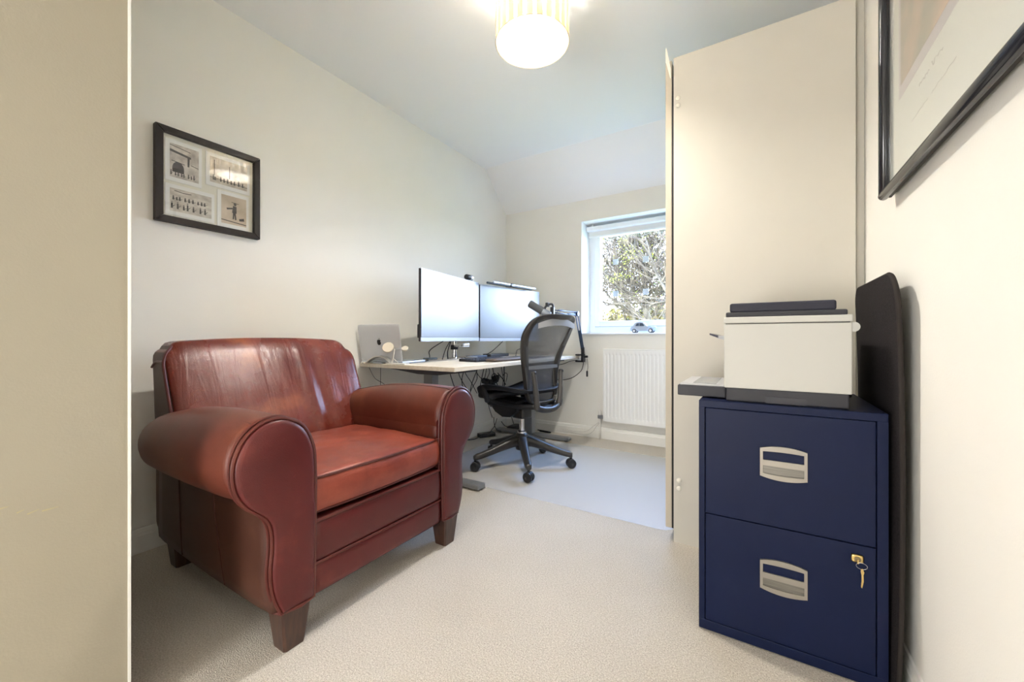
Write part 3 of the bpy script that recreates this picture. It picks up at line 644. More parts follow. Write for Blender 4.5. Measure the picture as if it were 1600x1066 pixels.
# ================================================================== MICROPHONE BOOM
bm_ = thing('microphone_boom', 'dark blue sprung boom arm clamped at the desk corner', 'boom arm', (-1.285, 3.2, .66))
BLUE = M('arm_metal', (.06, .09, .16), .4, .6)
G().bbox(-1.335, -1.262, 3.175, 3.225, .703, .715, .003, 1).bbox(-1.282, -1.262, 3.175, 3.225, .648, .715, .003, 1).bbox(-1.335, -1.262, 3.175, 3.225, .648, .660, .003, 1).obj('clamp', BLK, bm_)
G().lathe([(.013, 0), (.013, .025)], (-1.30, 3.2, .662), 14).obj('clamp_screw', ALU, bm_)
G().lathe([(.010, 0), (.010, .03), (.007, .032)], (-1.262, 3.2, .695), 12, 'x').obj('knob', BLK, bm_)
b0, el = Vector((-1.275, 3.2, .745)), Vector((-1.290, 3.10, 1.055))
G().bbox(-1.287, -1.263, 3.185, 3.215, .712, .775, .005, 2).obj('pivot', BLK, bm_)
for s_ in (-1, 1):
    o_ = Vector((.011 * s_, 0, 0)); G().tube([b0 + o_, el + o_], .0045, 8).obj('lower_rod', BLUE, bm_, smooth=True)
e2 = Vector((-1.245, 2.56, 1.045))
lr = el - b0
G().tube([b0 + lr * .05, b0 + lr * .55], .009, 10).obj('spring', M('spring_metal', (.09, .13, .2), .35, .8, bump=1, bscale=3, stretch=(1, 1, 90)), bm_, smooth=True)
G().lathe([(.019, -.016), (.019, .016)], tuple(el), 18, 'x').obj('elbow', BLUE, bm_, smooth=True, auto=40)
for s_ in (-1, 1):
    o_ = Vector((0, 0, .014 * s_)); G().tube([el + o_, e2 + o_ * .6], .004, 8).obj('upper_rod', BLUE, bm_, smooth=True)
G().tube([el + (e2 - el) * .08 - Vector((0, 0, .004)), el + (e2 - el) * .42 - Vector((0, 0, .008))], .007, 8).obj('spring', MATS['spring_metal'], bm_, smooth=True)
G().bbox(-1.262, -1.235, 2.545, 2.575, 1.02, 1.075, .005, 2).obj('end_joint', BLK, bm_)
mc = thing('microphone', 'grey cylindrical microphone tilted above the office chair', 'microphone', (-1.30, 2.5, 1.03))
ma, mb = Vector((-1.255, 2.53, 1.012)), Vector((-1.392, 2.475, 1.102)); dm = (mb - ma)
G().tube([ma, ma + dm * .03, ma + dm * .35], [.022, .026, .026], 20).obj('body', M('mic_silver', (.35, .38, .42), .35, .5), mc, smooth=True, auto=40)
G().tube([ma + dm * .35, ma + dm * .95, mb], [.0275, .0275, .022], 20).obj('foam_cover', M('mic_grey', (.10, .105, .11), .9, bump=.5, bscale=400), mc, smooth=True, auto=40)
G().tube(spline([(-1.29, 2.50, 1.03), (-1.28, 2.52, 1.08), (-1.25, 2.55, 1.095), (-1.243, 2.56, 1.07)], 4), .008, 8).obj('yoke', BLK, mc, smooth=True)
G().bbox(-1.285, -1.262, 2.515, 2.54, 1.075, 1.105, .004, 2).obj('pivot_knob', BLK, mc)
G().lathe([(.021, 0), (.021, .012)], (-1.247, 2.535, 1.00), 16).obj('ring', ALU, mc)
cable([(-1.246, 2.56, 1.03), (-1.25, 2.60, 1.0), (-1.26, 2.68, 1.062), (-1.262, 2.80, 1.068)], 'thin black cable curving under the microphone end of the arm', r=.0018)

# ================================================================== OFFICE CHAIR (local +x = facing)
TH = math.radians(168)
oc = thing('office_chair', 'dark grey mesh office chair on a five-star wheeled base', 'office chair', (-1.353, 2.304, 0.003), TH)
for k in range(5):
    a = math.radians(19.5 + 72 * k) - TH
    mt = Matrix.Rotation(a, 4, 'Z')
    lo = []
    for x, zc, hw, hh in [(.02, .165, .033, .037), (.07, .158, .031, .034), (.14, .138, .027, .028), (.22, .113, .024, .023), (.29, .094, .022, .020), (.322, .088, .020, .019), (.338, .084, .014, .013)]:
        lo.append([(x, hw * ca, zc + hh * sa) for ca, sa in [(math.copysign(abs(math.cos(t)) ** .7, math.cos(t)), math.copysign(abs(math.sin(t)) ** .7, math.sin(t))) for t in [2 * PI * q / 16 for q in range(16)]]])
    lgb = G().loft(lo).xf(mt).obj('base_leg', GRAPH, oc, local=True, smooth=True, auto=60)
    ca_ = Matrix.Translation(mt @ Vector((.328, 0, 0))) @ Matrix.Rotation(a + [.4, 1.9, -.8, 2.6, .9][k], 4, 'Z')
    cs_ = G().lathe([(.008, .05), (.008, .085)], (-.0, 0, 0), 10).xf(ca_)
    hood = []
    for t in range(9):
        th = PI * t / 8
        hood.append([(.0 + .030 * math.cos(th), y, .030 + .0315 * math.sin(th)) for y in (-.006, .006)] + [(.020 * math.cos(th), y, .030 + .020 * math.sin(th)) for y in (.006, -.006)])
    cs_.add(*(lambda q: (q.v, q.f))(G().loft(hood).xf(ca_)))
    co_ = cs_.obj('castor', GRAPH2, oc, local=True, smooth=True, auto=50)
    for s_ in (-1, 1):
        G().lathe([(.010, -.001), (.027, 0), (.030, .003), (.030, .012), (.027, .015), (.012, .016), (.008, .013)], (0, 0, 0), 24, 'y').xf(ca_ @ Matrix.Translation((0, -.0085 if s_ < 0 else .0085, .030)) @ Matrix.Diagonal((1, s_, 1, 1))).obj('wheel', WHEEL, co_, local=True, smooth=True, auto=40)
G().lathe([(.040, .105), (.048, .13), (.050, .17), (.044, .20), (.034, .212), (.030, .214)], (0, 0, 0), 28).obj('base_hub', GRAPH, oc, local=True, smooth=True, auto=50)
G().lathe([(.030, .212), (.030, .225), (.0165, .226), (.0165, .34)], (0, 0, 0), 24).obj('gas_cylinder', CHROME, oc, local=True, smooth=True, auto=40)
G().lathe([(.026, .214), (.026, .228)], (0, 0, 0), 24).obj('collar', BLK, oc, local=True)
# tilt mechanism
G().bbox(-.05, .05, -.05, .05, .315, .385, .012, 3).obj('column_block', GRAPH, oc, local=True)
G().prism([(-.02, .43), (.20, .44), (.225, .415), (.215, .385), (.17, .345), (.10, .318), (.03, .325), (-.03, .37)], -.085, .085, lambda x, z, y: (x, y, z)).obj('tilt_mechanism', GRAPH2, oc, local=True)
G().bbox(.16, .235, -.11, .11, .385, .43, .016, 3).obj('front_crossbar', GRAPH2, oc, local=True)
G().lathe([(.014, -.15), (.018, -.145), (.018, -.11), (.010, -.105), (.010, .10)], (.20, 0, .385), 16, 'y').obj('tension_knob', BLK, oc, local=True, smooth=True, auto=40)
for s_ in (-1, 1):
    G().tube(spline([(-.21, s_ * .11, .425), (-.12, s_ * .13, .418), (.0, s_ * .12, .415), (.10, s_ * .135, .425), (.16, s_ * .18, .455), (.165, s_ * .205, .50)], 6), [.017] * 31, 12).obj('side_link', GRAPH2, oc, local=True, smooth=True)
    G().tube(spline([(.12, s_ * .205, .44), (.10, s_ * .232, .47), (.115, s_ * .238, .505), (.14, s_ * .235, .53)], 5), .018, 12).obj('seat_bracket', GRAPH2, oc, local=True, smooth=True)
# seat: thick contoured ring + mesh
def seat_pt(t, sc=1.0):
    c_, s_ = math.cos(t), math.sin(t)
    x = .243 * math.copysign(abs(c_) ** .62, c_) * sc + .035; y = .245 * math.copysign(abs(s_) ** .62, s_) * sc
    z = .520 + .030 * (abs(y) / .245) ** 3 - (.048 * max(0, (x - .08) / .19) ** 2)
    return Vector((x, y, z))
n_ = 56
rg = []
for k in range(n_):
    t = 2 * PI * k / n_; p = seat_pt(t); q = seat_pt(t, .86); d_ = (p - q).normalized(); front = max(0, (p.x) / .25)
    hh = .020 + .016 * front
    rg.append([p + Vector((0, 0, .0)), p + Vector((0, 0, -hh)) - d_ * .01, q + Vector((0, 0, -hh * .9 - .004)), q + Vector((0, 0, -.006)), (p + q) / 2 + Vector((0, 0, .008))])
rg.append(rg[0]); G().loft(rg, cap=False).obj('seat_frame', GRAPH2, oc, local=True, smooth=True, auto=70)
g = G(); NR = 8; vs = []
for j in range(NR + 1):
    for k in range(n_):
        p = seat_pt(2 * PI * k / n_, .88 * j / NR); e = seat_pt(2 * PI * k / n_, .88)
        u_ = j / NR; z = .508 + (e.z - .006 - .508) * u_ ** 2.5; vs.append((p.x, p.y, z))
fs = [(j * n_ + k, j * n_ + (k + 1) % n_, (j + 1) * n_ + (k + 1) % n_, (j + 1) * n_ + k) for j in range(NR) for k in range(n_)]
g.add(vs, fs).obj('seat_mesh', M('seat_weave', (.03, .035, .05), .5, bump=.4, bscale=500), oc, local=True, smooth=True)
soft(.14, 0, .472, .13, .44, .05, .02, (6, 12, 4)).obj('front_roll', GRAPH2, oc, local=True, smooth=True)
# back
BW = [(.435, .09, -.185), (.455, .125, -.186), (.50, .146, -.186), (.56, .154, -.184), (.62, .162, -.184), (.68, .175, -.190), (.74, .193, -.204), (.80, .212, -.226), (.86, .226, -.254), (.91, .222, -.280), (.95, .208, -.303), (.975, .178, -.318), (.988, .13, -.327)]
def back_at(z):
    for (z0, w0, x0), (z1, w1, x1) in zip(BW, BW[1:]):
        if z0 <= z <= z1:
            t = (z - z0) / (z1 - z0); return w0 + (w1 - w0) * t, x0 + (x1 - x0) * t
    return BW[-1][1:] if z > BW[-1][0] else BW[0][1:]
def curve_x(y, z): return .62 * y * y * (1 + .5 * max(0, (z - .5)))      # wings curve forwards
out = [(curve_x(w_, z) + x, w_, z) for z, w_, x in BW] + [(-.332 + .0, .08, .992), (-.333, 0, .993), (-.332, -.08, .992)]
out += [(curve_x(w_, z) + x, -w_, z) for z, w_, x in reversed(BW)] + [(-.185, 0, .428)]
loop = spline(out, 4, closed=True)
ctr = Vector((-.25, 0, .70)); rg = []
for p in loop:
    side_ = abs(p.y) / .25; zt = (p.z - .43) / .56
    inw = Vector((0, -p.y, (.70 - p.z) * .55)).normalized()
    wd_ = .018 + .034 * side_ * max(0, math.sin(min(1, zt) * PI)) + .012 * zt
    th = .014
    rg.append([p + Vector((-th, 0, 0)), p + Vector((-.003, 0, 0)) - inw * .004, p + Vector((th, 0, 0)), p + inw * wd_ + Vector((th * .4 - .003, 0, 0)), p + inw * wd_ * .9 + Vector((-th * .7, 0, 0))])
rg.append(rg[0])
bf = G().loft(rg, cap=False).obj('back_frame', GRAPH, oc, local=True, smooth=True, auto=75)
g = G(); NZ, NY = 36, 16; vs = []
for i in range(NZ + 1):
    z = .440 + (.978 - .440) * i / NZ; w_, x = back_at(z); w2 = w_ - .022
    for j in range(NY + 1):
        s_ = -1 + 2 * j / NY; y = w2 * s_
        vs.append((x + curve_x(w_, z) - (w_ * w_ * .62) * (1 - s_ * s_) * .75 + .002, y, z))
fs = [(i * (NY + 1) + j, i * (NY + 1) + j + 1, (i + 1) * (NY + 1) + j + 1, (i + 1) * (NY + 1) + j) for i in range(NZ) for j in range(NY)]
g.add(vs, fs).obj('back_mesh', MESHM, oc, local=True, smooth=True)
# pale strip: reflection on the mesh top put into the colour, lumbar band
vs = []; nn_ = 16
for j in range(nn_ + 1):
    s_ = -1 + 2 * j / nn_; y = .185 * s_; zt = .972 - .035 * s_ * s_; zb = .952 - .010 * (1 - s_ * s_) - .032 * s_ * s_
    xx = -.318 + .62 * y * y
    vs += [(xx - .004, y, zt), (xx - .002, y, zb - .014)]
G().add(vs, [(2 * j, 2 * j + 2, 2 * j + 3, 2 * j + 1) for j in range(nn_)]).obj('top_reflection', M('reflection_grey', (.34, .34, .35), .35), oc, local=True, smooth=True)
vs = []
for j in range(nn_ + 1):
    s_ = -1 + 2 * j / nn_; y = .145 * s_; xx = -.192 + .55 * y * y
    vs += [(xx - .008, y, .68 - .004 * s_ * s_), (xx - .008, y, .655)]
G().add(vs, [(2 * j, 2 * j + 2, 2 * j + 3, 2 * j + 1) for j in range(nn_)]).obj('lumbar_band', M('lumbar_grey', (.14, .145, .16), .4), oc, local=True, smooth=True)
# posts and yoke carrying the back
for s_ in (-1, 1):
    po = G().tube(spline([(-.225, s_ * .108, .412), (-.230, s_ * .116, .46), (-.228, s_ * .127, .55), (-.222, s_ * .138, .645)], 6), [.020] * 6 + [.0175] * 6 + [.015] * 7, 12).obj('back_post', M('post_grey', (.075, .07, .066), .32, .2), oc, local=True, smooth=True)
    for z, y, x in ((.425, .110, -.244), (.635, .137, -.238)):
        G().lathe([(.007, -.002), (.007, .002)], (x, s_ * y, z), 12, 'x').obj('bolt', BLK, po, local=True)
G().tube(spline([(-.225, -.108, .42), (-.235, -.06, .405), (-.24, 0, .40), (-.235, .06, .405), (-.225, .108, .42)], 6), .020, 12).obj('yoke', GRAPH, oc, local=True, smooth=True)
G().tube(spline([(-.204, -.108, .475), (-.200, -.098, .452), (-.198, -.045, .444), (-.198, .045, .444), (-.200, .098, .452), (-.204, .108, .475)], 5), .007, 8).obj('lower_trim', MATS['post_grey'], oc, local=True, smooth=True)
G().bbox(-.23, -.03, -.035, .035, .385, .425, .012, 3).obj('spine', GRAPH2, oc, local=True)

# ================================================================== CHAIR MAT
def rrect(x0, x1, y0, y1, r, n=8):
    P_ = []
    for cx_, cy_, a0 in [(x1 - r, y1 - r, 0), (x0 + r, y1 - r, 90), (x0 + r, y0 + r, 180), (x1 - r, y0 + r, 270)]:
        for k in range(n + 1):
            a = math.radians(a0 + 90 * k / n); P_.append((cx_ + r * math.cos(a), cy_ + r * math.sin(a)))
    return P_
def matmat():
    m = bpy.data.materials.new('clear_vinyl'); m.use_nodes = True; t = m.node_tree; n = t.nodes; b = n['Principled BSDF']
    b.inputs['Base Color'].default_value = (.86, .86, .87, 1); b.inputs['Roughness'].default_value = .38; b.inputs['Specular IOR Level'].default_value = .9
    tr = n.new('ShaderNodeBsdfTransparent'); tr.inputs[0].default_value = (.97, .98, 1, 1)
    mx = n.new('ShaderNodeMixShader'); mx.inputs[0].default_value = .66
    bp = n.new('ShaderNodeBump'); bp.inputs['Strength'].default_value = .25; bp.inputs['Distance'].default_value = .003
    ns = n.new('ShaderNodeTexNoise'); ns.inputs['Scale'].default_value = 220; co = n.new('ShaderNodeTexCoord')
    t.links.new(co.outputs['Object'], ns.inputs['Vector']); t.links.new(ns.outputs['Fac'], bp.inputs['Height']); t.links.new(bp.outputs[0], b.inputs['Normal'])
    t.links.new(b.outputs[0], mx.inputs[1]); t.links.new(tr.outputs[0], mx.inputs[2]); t.links.new(mx.outputs[0], n['Material Output'].inputs[0]); return m
g = G(); pp = rrect(-1.86, -.318, 1.845, 2.965, .06); g.add([(x, y, .0028) for x, y in pp], [tuple(range(len(pp)))])
mt_ = g.obj('chair_mat', matmat()); tag(mt_, 'clear plastic chair mat on the carpet beneath the office chair', 'mat')

# ================================================================== RADIATOR
ra = thing('radiator', 'white panel radiator on the wall below the window', 'radiator', (-.74, 3.2, .16))
RX0, RX1, RZ0, RZ1 = -1.095, -.36, .162, .757
g = G(); y0 = 3.203; xs = []; x = RX0 + .018
sec = [(RX0, y0)]
lo_b = []
n_rib = int((RX1 - RX0 - .03) / .0305)
def relief(u, v):
    inx = min(u - RX0, RX1 - u); inz = min(v - RZ0, RZ1 - v)
    k = min(1, max(0, (inx - .014) / .006)) * min(1, max(0, (inz - .034) / .012))
    ph = ((u - RX0 - .018) / .0305) * 2 * PI
    return .0055 * k * max(0, math.cos(ph)) ** 1.5
cols = [RX0 + (RX1 - RX0) * i / 240 for i in range(241)]; rows = [RZ0, RZ0 + .03, RZ0 + .037, RZ0 + .045, RZ0 + .052, RZ1 - .052, RZ1 - .045, RZ1 - .037, RZ1 - .03, RZ1]
vs = [(u, y0 + relief(u, v), v) for v in rows for u in cols]
nc = len(cols); fs = [(r_ * nc + c_, r_ * nc + c_ + 1, (r_ + 1) * nc + c_ + 1, (r_ + 1) * nc + c_) for r_ in range(len(rows) - 1) for c_ in range(nc - 1)]
G().add(vs, fs).obj('front_panel', RAD, ra, smooth=True, auto=60)
G().box(RX0, RX1, 3.2065, 3.213, RZ0, RZ1).box(RX0, RX1, 3.232, 3.238, RZ0, RZ1).obj('panel_back', RAD, ra)
G().bbox(RX0 - .002, RX1 + .002, 3.201, 3.240, RZ1 - .001, RZ1 + .006, .002, 1).obj('top_grille', RAD, ra)
G().bbox(RX0 - .003, RX0 + .001, 3.203, 3.238, RZ0 + .01, RZ1, .001, 1).obj('side_cover', RAD, ra)
G().bbox(-1.0, -.97, 3.238, 3.27, .25, .28, .002, 1).bbox(-.5, -.47, 3.238, 3.27, .25, .28, .002, 1).obj('wall_bracket', RAD, ra)
va = G().tube([(-1.136, 3.232, .0), (-1.136, 3.232, .17)], .0075, 12).obj('valve_pipe', WHT, ra, smooth=True)
G().bbox(-1.152, -1.100, 3.218, 3.246, .175, .205, .005, 2).obj('valve_body', GREYMET, va)
G().lathe([(.009, 0), (.010, .003), (.009, .030), (.005, .034)], (-1.136, 3.232, .205), 14).obj('valve_cap', WHT, va, smooth=True)

# ================================================================== TOY CAR on the sill
tcx, tcy, tcz = -.80, 3.335, WZ0
tcar = thing('model_car', 'small pale blue-grey vintage model car on the window sill', 'model car', (tcx, tcy, tcz))
CB = M('car_paint', (.50, .56, .66), .25, coat=.5)
prof = [(-.098, .022), (-.10, .034), (-.092, .050), (-.078, .058), (-.066, .078), (-.048, .087), (-.018, .088), (.008, .083), (.022, .064), (.030, .055), (.062, .050), (.086, .040), (.094, .026), (.094, .018), (.070, .016), (-.060, .016)]
def carf(u, v, w_): return (tcx + u, tcy + w_ * (1 - .35 * max(0, (v - .05) / .04)), tcz + v)
G().loft([[carf(u, v, w_) for u, v in prof] for w_ in (-.034, -.031, .031, .034)]).obj('body', CB, tcar, smooth=True, auto=35)
win = [(-.058, .056), (-.050, .077), (-.030, .080), (-.030, .056)]
win2 = [(-.026, .056), (-.026, .080), (-.004, .079), (.012, .060), (.010, .056)]
for poly in (win, win2):
    G().prism([(a, b) for a, b in poly], -1, 1, lambda u, v, w_: (tcx + u, tcy + (-.0325 + w_ * .001) * (1 - .35 * max(0, (v - .05) / .04)) - .0022, tcz + v)).obj('side_window', M('car_window', (.06, .09, .14), .15), tcar)
for (a, b) in ((.060, .026), (-.068, .022)):
    G().add(*(lambda q: (q.v, q.f))(G().tube([(tcx + a + b * math.cos(t), tcy - .036, tcz + .016 + b * math.sin(t)) for t in [PI * k / 10 for k in range(11)]], .0045, 6))).obj('fender', CB, tcar, smooth=True)
for (x, rr) in ((.062, .0175), (-.068, .0165)):
    for s_ in (-1, 1):
        wh = G().lathe([(rr * .8, -.005), (rr, -.003), (rr, .003), (rr * .8, .005)], (tcx + x, tcy + s_ * .032, tcz + rr), 20, 'y').obj('wheel', M('tyre', (.02, .025, .035), .6), tcar, smooth=True, auto=40)
        G().lathe([(rr * .62, -.0065), (rr * .62, .0065)], (tcx + x, tcy + s_ * .032, tcz + rr), 16, 'y').obj('hub_cap', WHT, wh)
G().bbox(tcx - .110, tcx - .096, tcy - .03, tcy + .03, tcz + .016, tcz + .020, .001, 1).obj('rear_bumper', CHROME, tcar)
G().bbox(tcx + .094, tcx + .104, tcy - .03, tcy + .03, tcz + .014, tcz + .020, .001, 1).obj('front_bumper', CHROME, tcar)
for s_ in (-1, 1): G().lathe([(.007, 0), (.008, .004), (.004, .010)], (tcx + .088, tcy + s_ * .026, tcz + .045), 12, 'x').obj('headlight', CHROME, tcar)

# ================================================================== FILING CABINET
fc = thing('filing_cabinet', 'navy blue two-drawer metal filing cabinet beside the right wall', 'filing cabinet', (.058, 1.483, 0))
X0, X1, Y0, Y1, Z0, Z1 = -.149, .265, 1.283, 1.683, .004, .672
g = G().bbox(X0, X0 + .0155, Y0, Y1, Z0 + .0275, Z1 - .0195, .0005, 1).bbox(X1 - .0205, X1, Y0, Y1, Z0 + .0275, Z1 - .0195, .0005, 1).bbox(X0, X1, Y0, Y1, Z1 - .020, Z1, .0015, 2).bbox(X0, X1, Y0, Y1, Z0, Z0 + .028, .0015, 2).box(X0 + .002, X1 - .002, Y1 - .004, Y1 - .001, Z0, Z1 - .002)
g.obj('carcass', NAVY, fc)
G().box(X0 + .014, X1 - .018, Y0 + .012, Y0 + .3, Z0 + .026, Z1 - .018).obj('interior', BLACKG, fc)
def drawer(z0, z1, hz):
    d = G().bbox(-.1315, .2425, Y0 + .001, Y0 + .02, z0, z1, .0015, 2).obj('drawer', NAVY, fc)
    yf = Y0 + .001
    x0, x1, hb = .004, .108, .0755
    arc = lambda x, z, s_: z + s_ * .008 * (1 - ((x - (x0 + x1) / 2) / ((x1 - x0) / 2)) ** 2)
    xs_ = [x0 + (x1 - x0) * i / 12 for i in range(13)]
    def band(fa, fb, xa, xb, t=.004):
        xx = [xa + (xb - xa) * i / 12 for i in range(13)]
        poly = [(x, fa(x)) for x in xx] + [(x, fb(x)) for x in reversed(xx)]
        return poly
    g = G(); fn = lambda u, v, w_: (u, w_, v)
    top = lambda x: arc(x, hz + hb, 1); bot = lambda x: arc(x, hz, -1)
    for poly in (band(top, lambda x: arc(x, hz + hb - .009, .3), x0, x1), band(lambda x: hz + .044, lambda x: hz + .029, x0, x1), band(lambda x: arc(x, hz + .009, -.5), bot, x0, x1)
                 ):
        g.prism(poly, yf, yf - .006, fn)
    for poly in ([(x0 - .0003, hz - .0003), (x0 + .0065, hz - .0003), (x0 + .0065, hz + hb + .0003), (x0 - .0003, hz + hb + .0003)], [(x1 - .0065, hz - .0003), (x1 + .0003, hz - .0003), (x1 + .0003, hz + hb + .0003), (x1 - .0065, hz + hb + .0003)]):
        g.prism(poly, yf, yf - .0063, fn)
    h = g.obj('handle', SILVER, d)
    G().box(x0 + .005, x1 - .005, yf - .0015, yf, hz + .005, hz + .030).obj('pull_recess', SILDARK, h)
    G().box(x0 + .005, x1 - .005, yf - .0015, yf, hz + .043, hz + .070).obj('label_holder', NAVY, h)
    return d
drawer(.3445, .6505, .4795)
d2 = drawer(.0335, .3420, .1735)
lk = soft(.207, Y0 - .003, .311, .024, .008, .019, (.004, .003, .004), (8, 3, 8)).obj('lock', GOLD, d2, smooth=True, auto=40)
G().lathe([(.0065, -.0035), (.0065, .002)], (.207, Y0 - .006, .311), 16, 'y').obj('barrel', M('lock_dark', (.25, .2, .12), .4, .8), lk)
ky = thing('key_ring', 'small brass key on a wire ring hanging from the cabinet lock', 'key', (.214, Y0 - .012, .296))
G().ring([(.214 + .0105 * math.cos(a), Y0 - .012 - .002 * math.sin(a), .298 + .0085 * math.sin(a)) for a in [2 * PI * k / 20 for k in range(20)]], .0007, 6).obj('ring', CHROME, ky, smooth=True)
G().prism([(.2125, .290), (.216, .292), (.2185, .284), (.217, .277), (.2175, .262), (.2145, .245), (.2125, .247), (.2135, .262), (.2135, .277), (.212, .284)], Y0 - .0135, Y0 - .0115, lambda u, v, w_: (u, w_, v)).obj('key', GOLD, ky)
G().prism([(.206, .312), (.208, .312), (.2085, .302), (.2055, .302)], Y0 - .014, Y0 - .009, lambda u, v, w_: (u, w_, v)).obj('key_in_lock', GOLD, ky)

# ================================================================== PRINTER (faces -x)
pt = thing('printer', 'white and dark grey laser printer on top of the navy cabinet', 'printer', (.058, 1.46, .672))
PY0, PY1 = 1.305, 1.64
G().bbox(-.080, .197, PY0 + .004, PY1 - .01, .6725, .7125, .004, 2).obj('base', PGREY, pt)
G().box(.017, .108, PY0 + .001, PY0 + .006, .674, .692).obj('grip_recess', PBLK, pt)
G().bbox(-.085, .202, PY0, PY1, .7105, .8945, .003, 2).obj('body', PWHITE, pt)
G().box(-.081, .198, PY0 + .003, PY1 - .003, .893, .898).obj('shadow_gap', BLACKG, pt)
G().bbox(-.086, .2035, PY0, PY1, .8965, .9145, .003, 2).obj('scanner_lid_base', PWHITE, pt)
G().bbox(-.082, .197, PY0 + .025, PY1 - .01, .914, .930, .004, 2).obj('scanner_lid', PGREY, pt)
G().bbox(.015, .075, PY0 + .0245, PY0 + .0265, .917, .921, .0005, 1).obj('lid_grip', PBLK, pt)
G().bbox(-.072, .175, PY0 + .03, PY1 - .03, .929, .956, .006, 3).obj('document_feeder', M('feeder_dark', (.030, .030, .045), .5, spec=.3), pt)
G().lathe([(.0125, 0), (.0125, .012)], (.2055, PY0 + .004, .883), 24, 'y').obj('side_tab', PWHITE, pt, smooth=True, auto=40)
tr_ = G().bbox(-.216, -.082, 1.335, 1.60, .676, .708, .003, 2).obj('paper_tray', PGREY, pt)
G().bbox(-.210, -.086, 1.340, 1.595, .7075, .7135, .002, 1).obj('tray_cover', M('tray_top', (.45, .45, .46), .35), tr_)
G().box(-.175, -.11, 1.36, 1.58, .7135, .7142).obj('tray_window', M('tray_window', (.30, .31, .33), .2), tr_)
pn = G().prism([(-.084, .848), (-.084, .858), (-.105, .862), (-.105, .853)], 1.36, 1.58, lambda x, z, y: (x, y, z)).obj('control_panel', M('panel_grey', (.45, .47, .5), .35), pt)
G().prism([(-.103, .854), (-.103, .862), (-.128, .869), (-.128, .864)], 1.36, 1.58, lambda x, z, y: (x, y, z)).obj('touch_screen', M('touch_dark', (.03, .03, .06), .2), pn)
cable([(.203, 1.50, .715), (.215, 1.49, .705), (.222, 1.46, .69), (.215, 1.52, .677)], 'short black cable behind the printer on the cabinet', r=.003)

# ================================================================== FELT PANEL leaning
fpn = thing('felt_panel', 'tall charcoal felt panel with rounded corners leaning behind the cabinet', 'panel', (.28, 1.47, 0))
def fx(z):
    t = z / 1.01
    return .2755 + .036 * t * (1 - t) - .002 * t
yA, yB_, zT = 1.255, 1.70, 1.012
outl = [(yB_, 0.0), (yA, 0.0)]
for k in range(9):
    a = PI - PI / 2 * k / 8; outl.append((yA + .075 + .075 * math.cos(a), zT - .095 + .095 * math.sin(a)))
for k in range(9):
    a = PI / 2 - PI / 2 * k / 8; outl.append((yB_ - .05 + .05 * math.cos(a), zT - .05 + .05 * math.sin(a)))
# grid panel clipped by outline
NZ = 60; L_ = []
g = G()
def zspan(z):
    lo_, hi = yA, yB_
    if z > zT - .095:
        c = (z - (zT - .095)) / .095; lo_ = yA + .075 * (1 - math.sqrt(max(0, 1 - c * c)))
    if z > zT - .05:
        c = (z - (zT - .05)) / .05; hi = yB_ - .05 * (1 - math.sqrt(max(0, 1 - c * c)))
    return lo_, hi
zs = [zT * (1 - (1 - i / NZ) ** 1.6) for i in range(NZ + 1)]
for z in zs:
    a, b = zspan(z); x = fx(z)
    L_.append([(x - .005, a + .003, z), (x - .005, (a + b) / 2, z), (x - .005, b - .003, z), (x - .002, b, z), (x + .002, b, z), (x + .005, b - .003, z), (x + .005, (a + b) / 2, z), (x + .005, a + .003, z), (x + .002, a, z), (x - .002, a, z)])
g.loft(L_).obj('panel', FELT, fpn, smooth=True, auto=50)
rim = [(fx(z), zspan(z)[0] - .001, z) for z in zs] + [(fx(z), zspan(z)[1] + .001, z) for z in reversed(zs)]
G().tube(rim, .0055, 6).obj('edge_binding', STITCH, fpn, smooth=True)

# ================================================================== PICTURE, left wall
p1_ = thing('framed_picture', 'small black framed picture of four sepia prints on the left wall', 'picture', (-2.1, .803, 1.534))
PA = (.603, 1.000, 1.336, 1.731)
def wall_frame(x0, x1, y0, y1, z0, z1, t, mat, parent, r=.003, seg=2):
    o = []
    for (a, b, c, d) in ((y0, y0 + t, z0, z1), (y1 - t, y1, z0, z1), (y0 + t, y1 - t, z0, z0 + t), (y0 + t, y1 - t, z1 - t, z1)):
        o.append(G().bbox(x0, x1, a, b, c, d, r, seg).obj('frame_bar', mat, parent))
    return o
def mitred(x0, x1, y0, y1, z0, z1, t, mat, parent):
    for poly in ([(y0, z0), (y0 + t, z0 + t), (y0 + t, z1 - t), (y0, z1)], [(y1, z0), (y1, z1), (y1 - t, z1 - t), (y1 - t, z0 + t)], [(y0, z0), (y1, z0), (y1 - t, z0 + t), (y0 + t, z0 + t)], [(y0, z1), (y0 + t, z1 - t), (y1 - t, z1 - t), (y1, z1)]):
        c = (sum(p[0] for p in poly) / 4, sum(p[1] for p in poly) / 4); sh = [(c[0] + (a - c[0]) * .996, c[1] + (b - c[1]) * .996) for a, b in poly]
        inn = [(a + (c[0] - a) * .02, b + (c[1] - b) * .02) for a, b in poly]
        G().loft([[(x0, a, b) for a, b in sh], [(x1 - .002, a, b) for a, b in sh], [(x1, a, b) for a, b in inn]]).obj('frame_bar', mat, parent)
mitred(-2.099, -2.072, *PA, .026, BLACKF, p1_)
G().box(-2.096, -2.0915, .625, .978, 1.358, 1.709).obj('mount_board', M('mount_cream', (.80, .78, .68), .8), p1_)
SEP = [M('sepia_a', (.30, .26, .23), .8, col2=(.74, .69, .62), vscale=26, detail=8), M('sepia_b', (.38, .33, .27), .8, col2=(.78, .72, .62), vscale=30, detail=8),
       M('sepia_c', (.46, .41, .35), .8, col2=(.80, .76, .68), vscale=24, stretch=(1, 1, 2.4), detail=8), M('sepia_d', (.50, .41, .30), .8, col2=(.72, .61, .49), vscale=14, detail=8)]
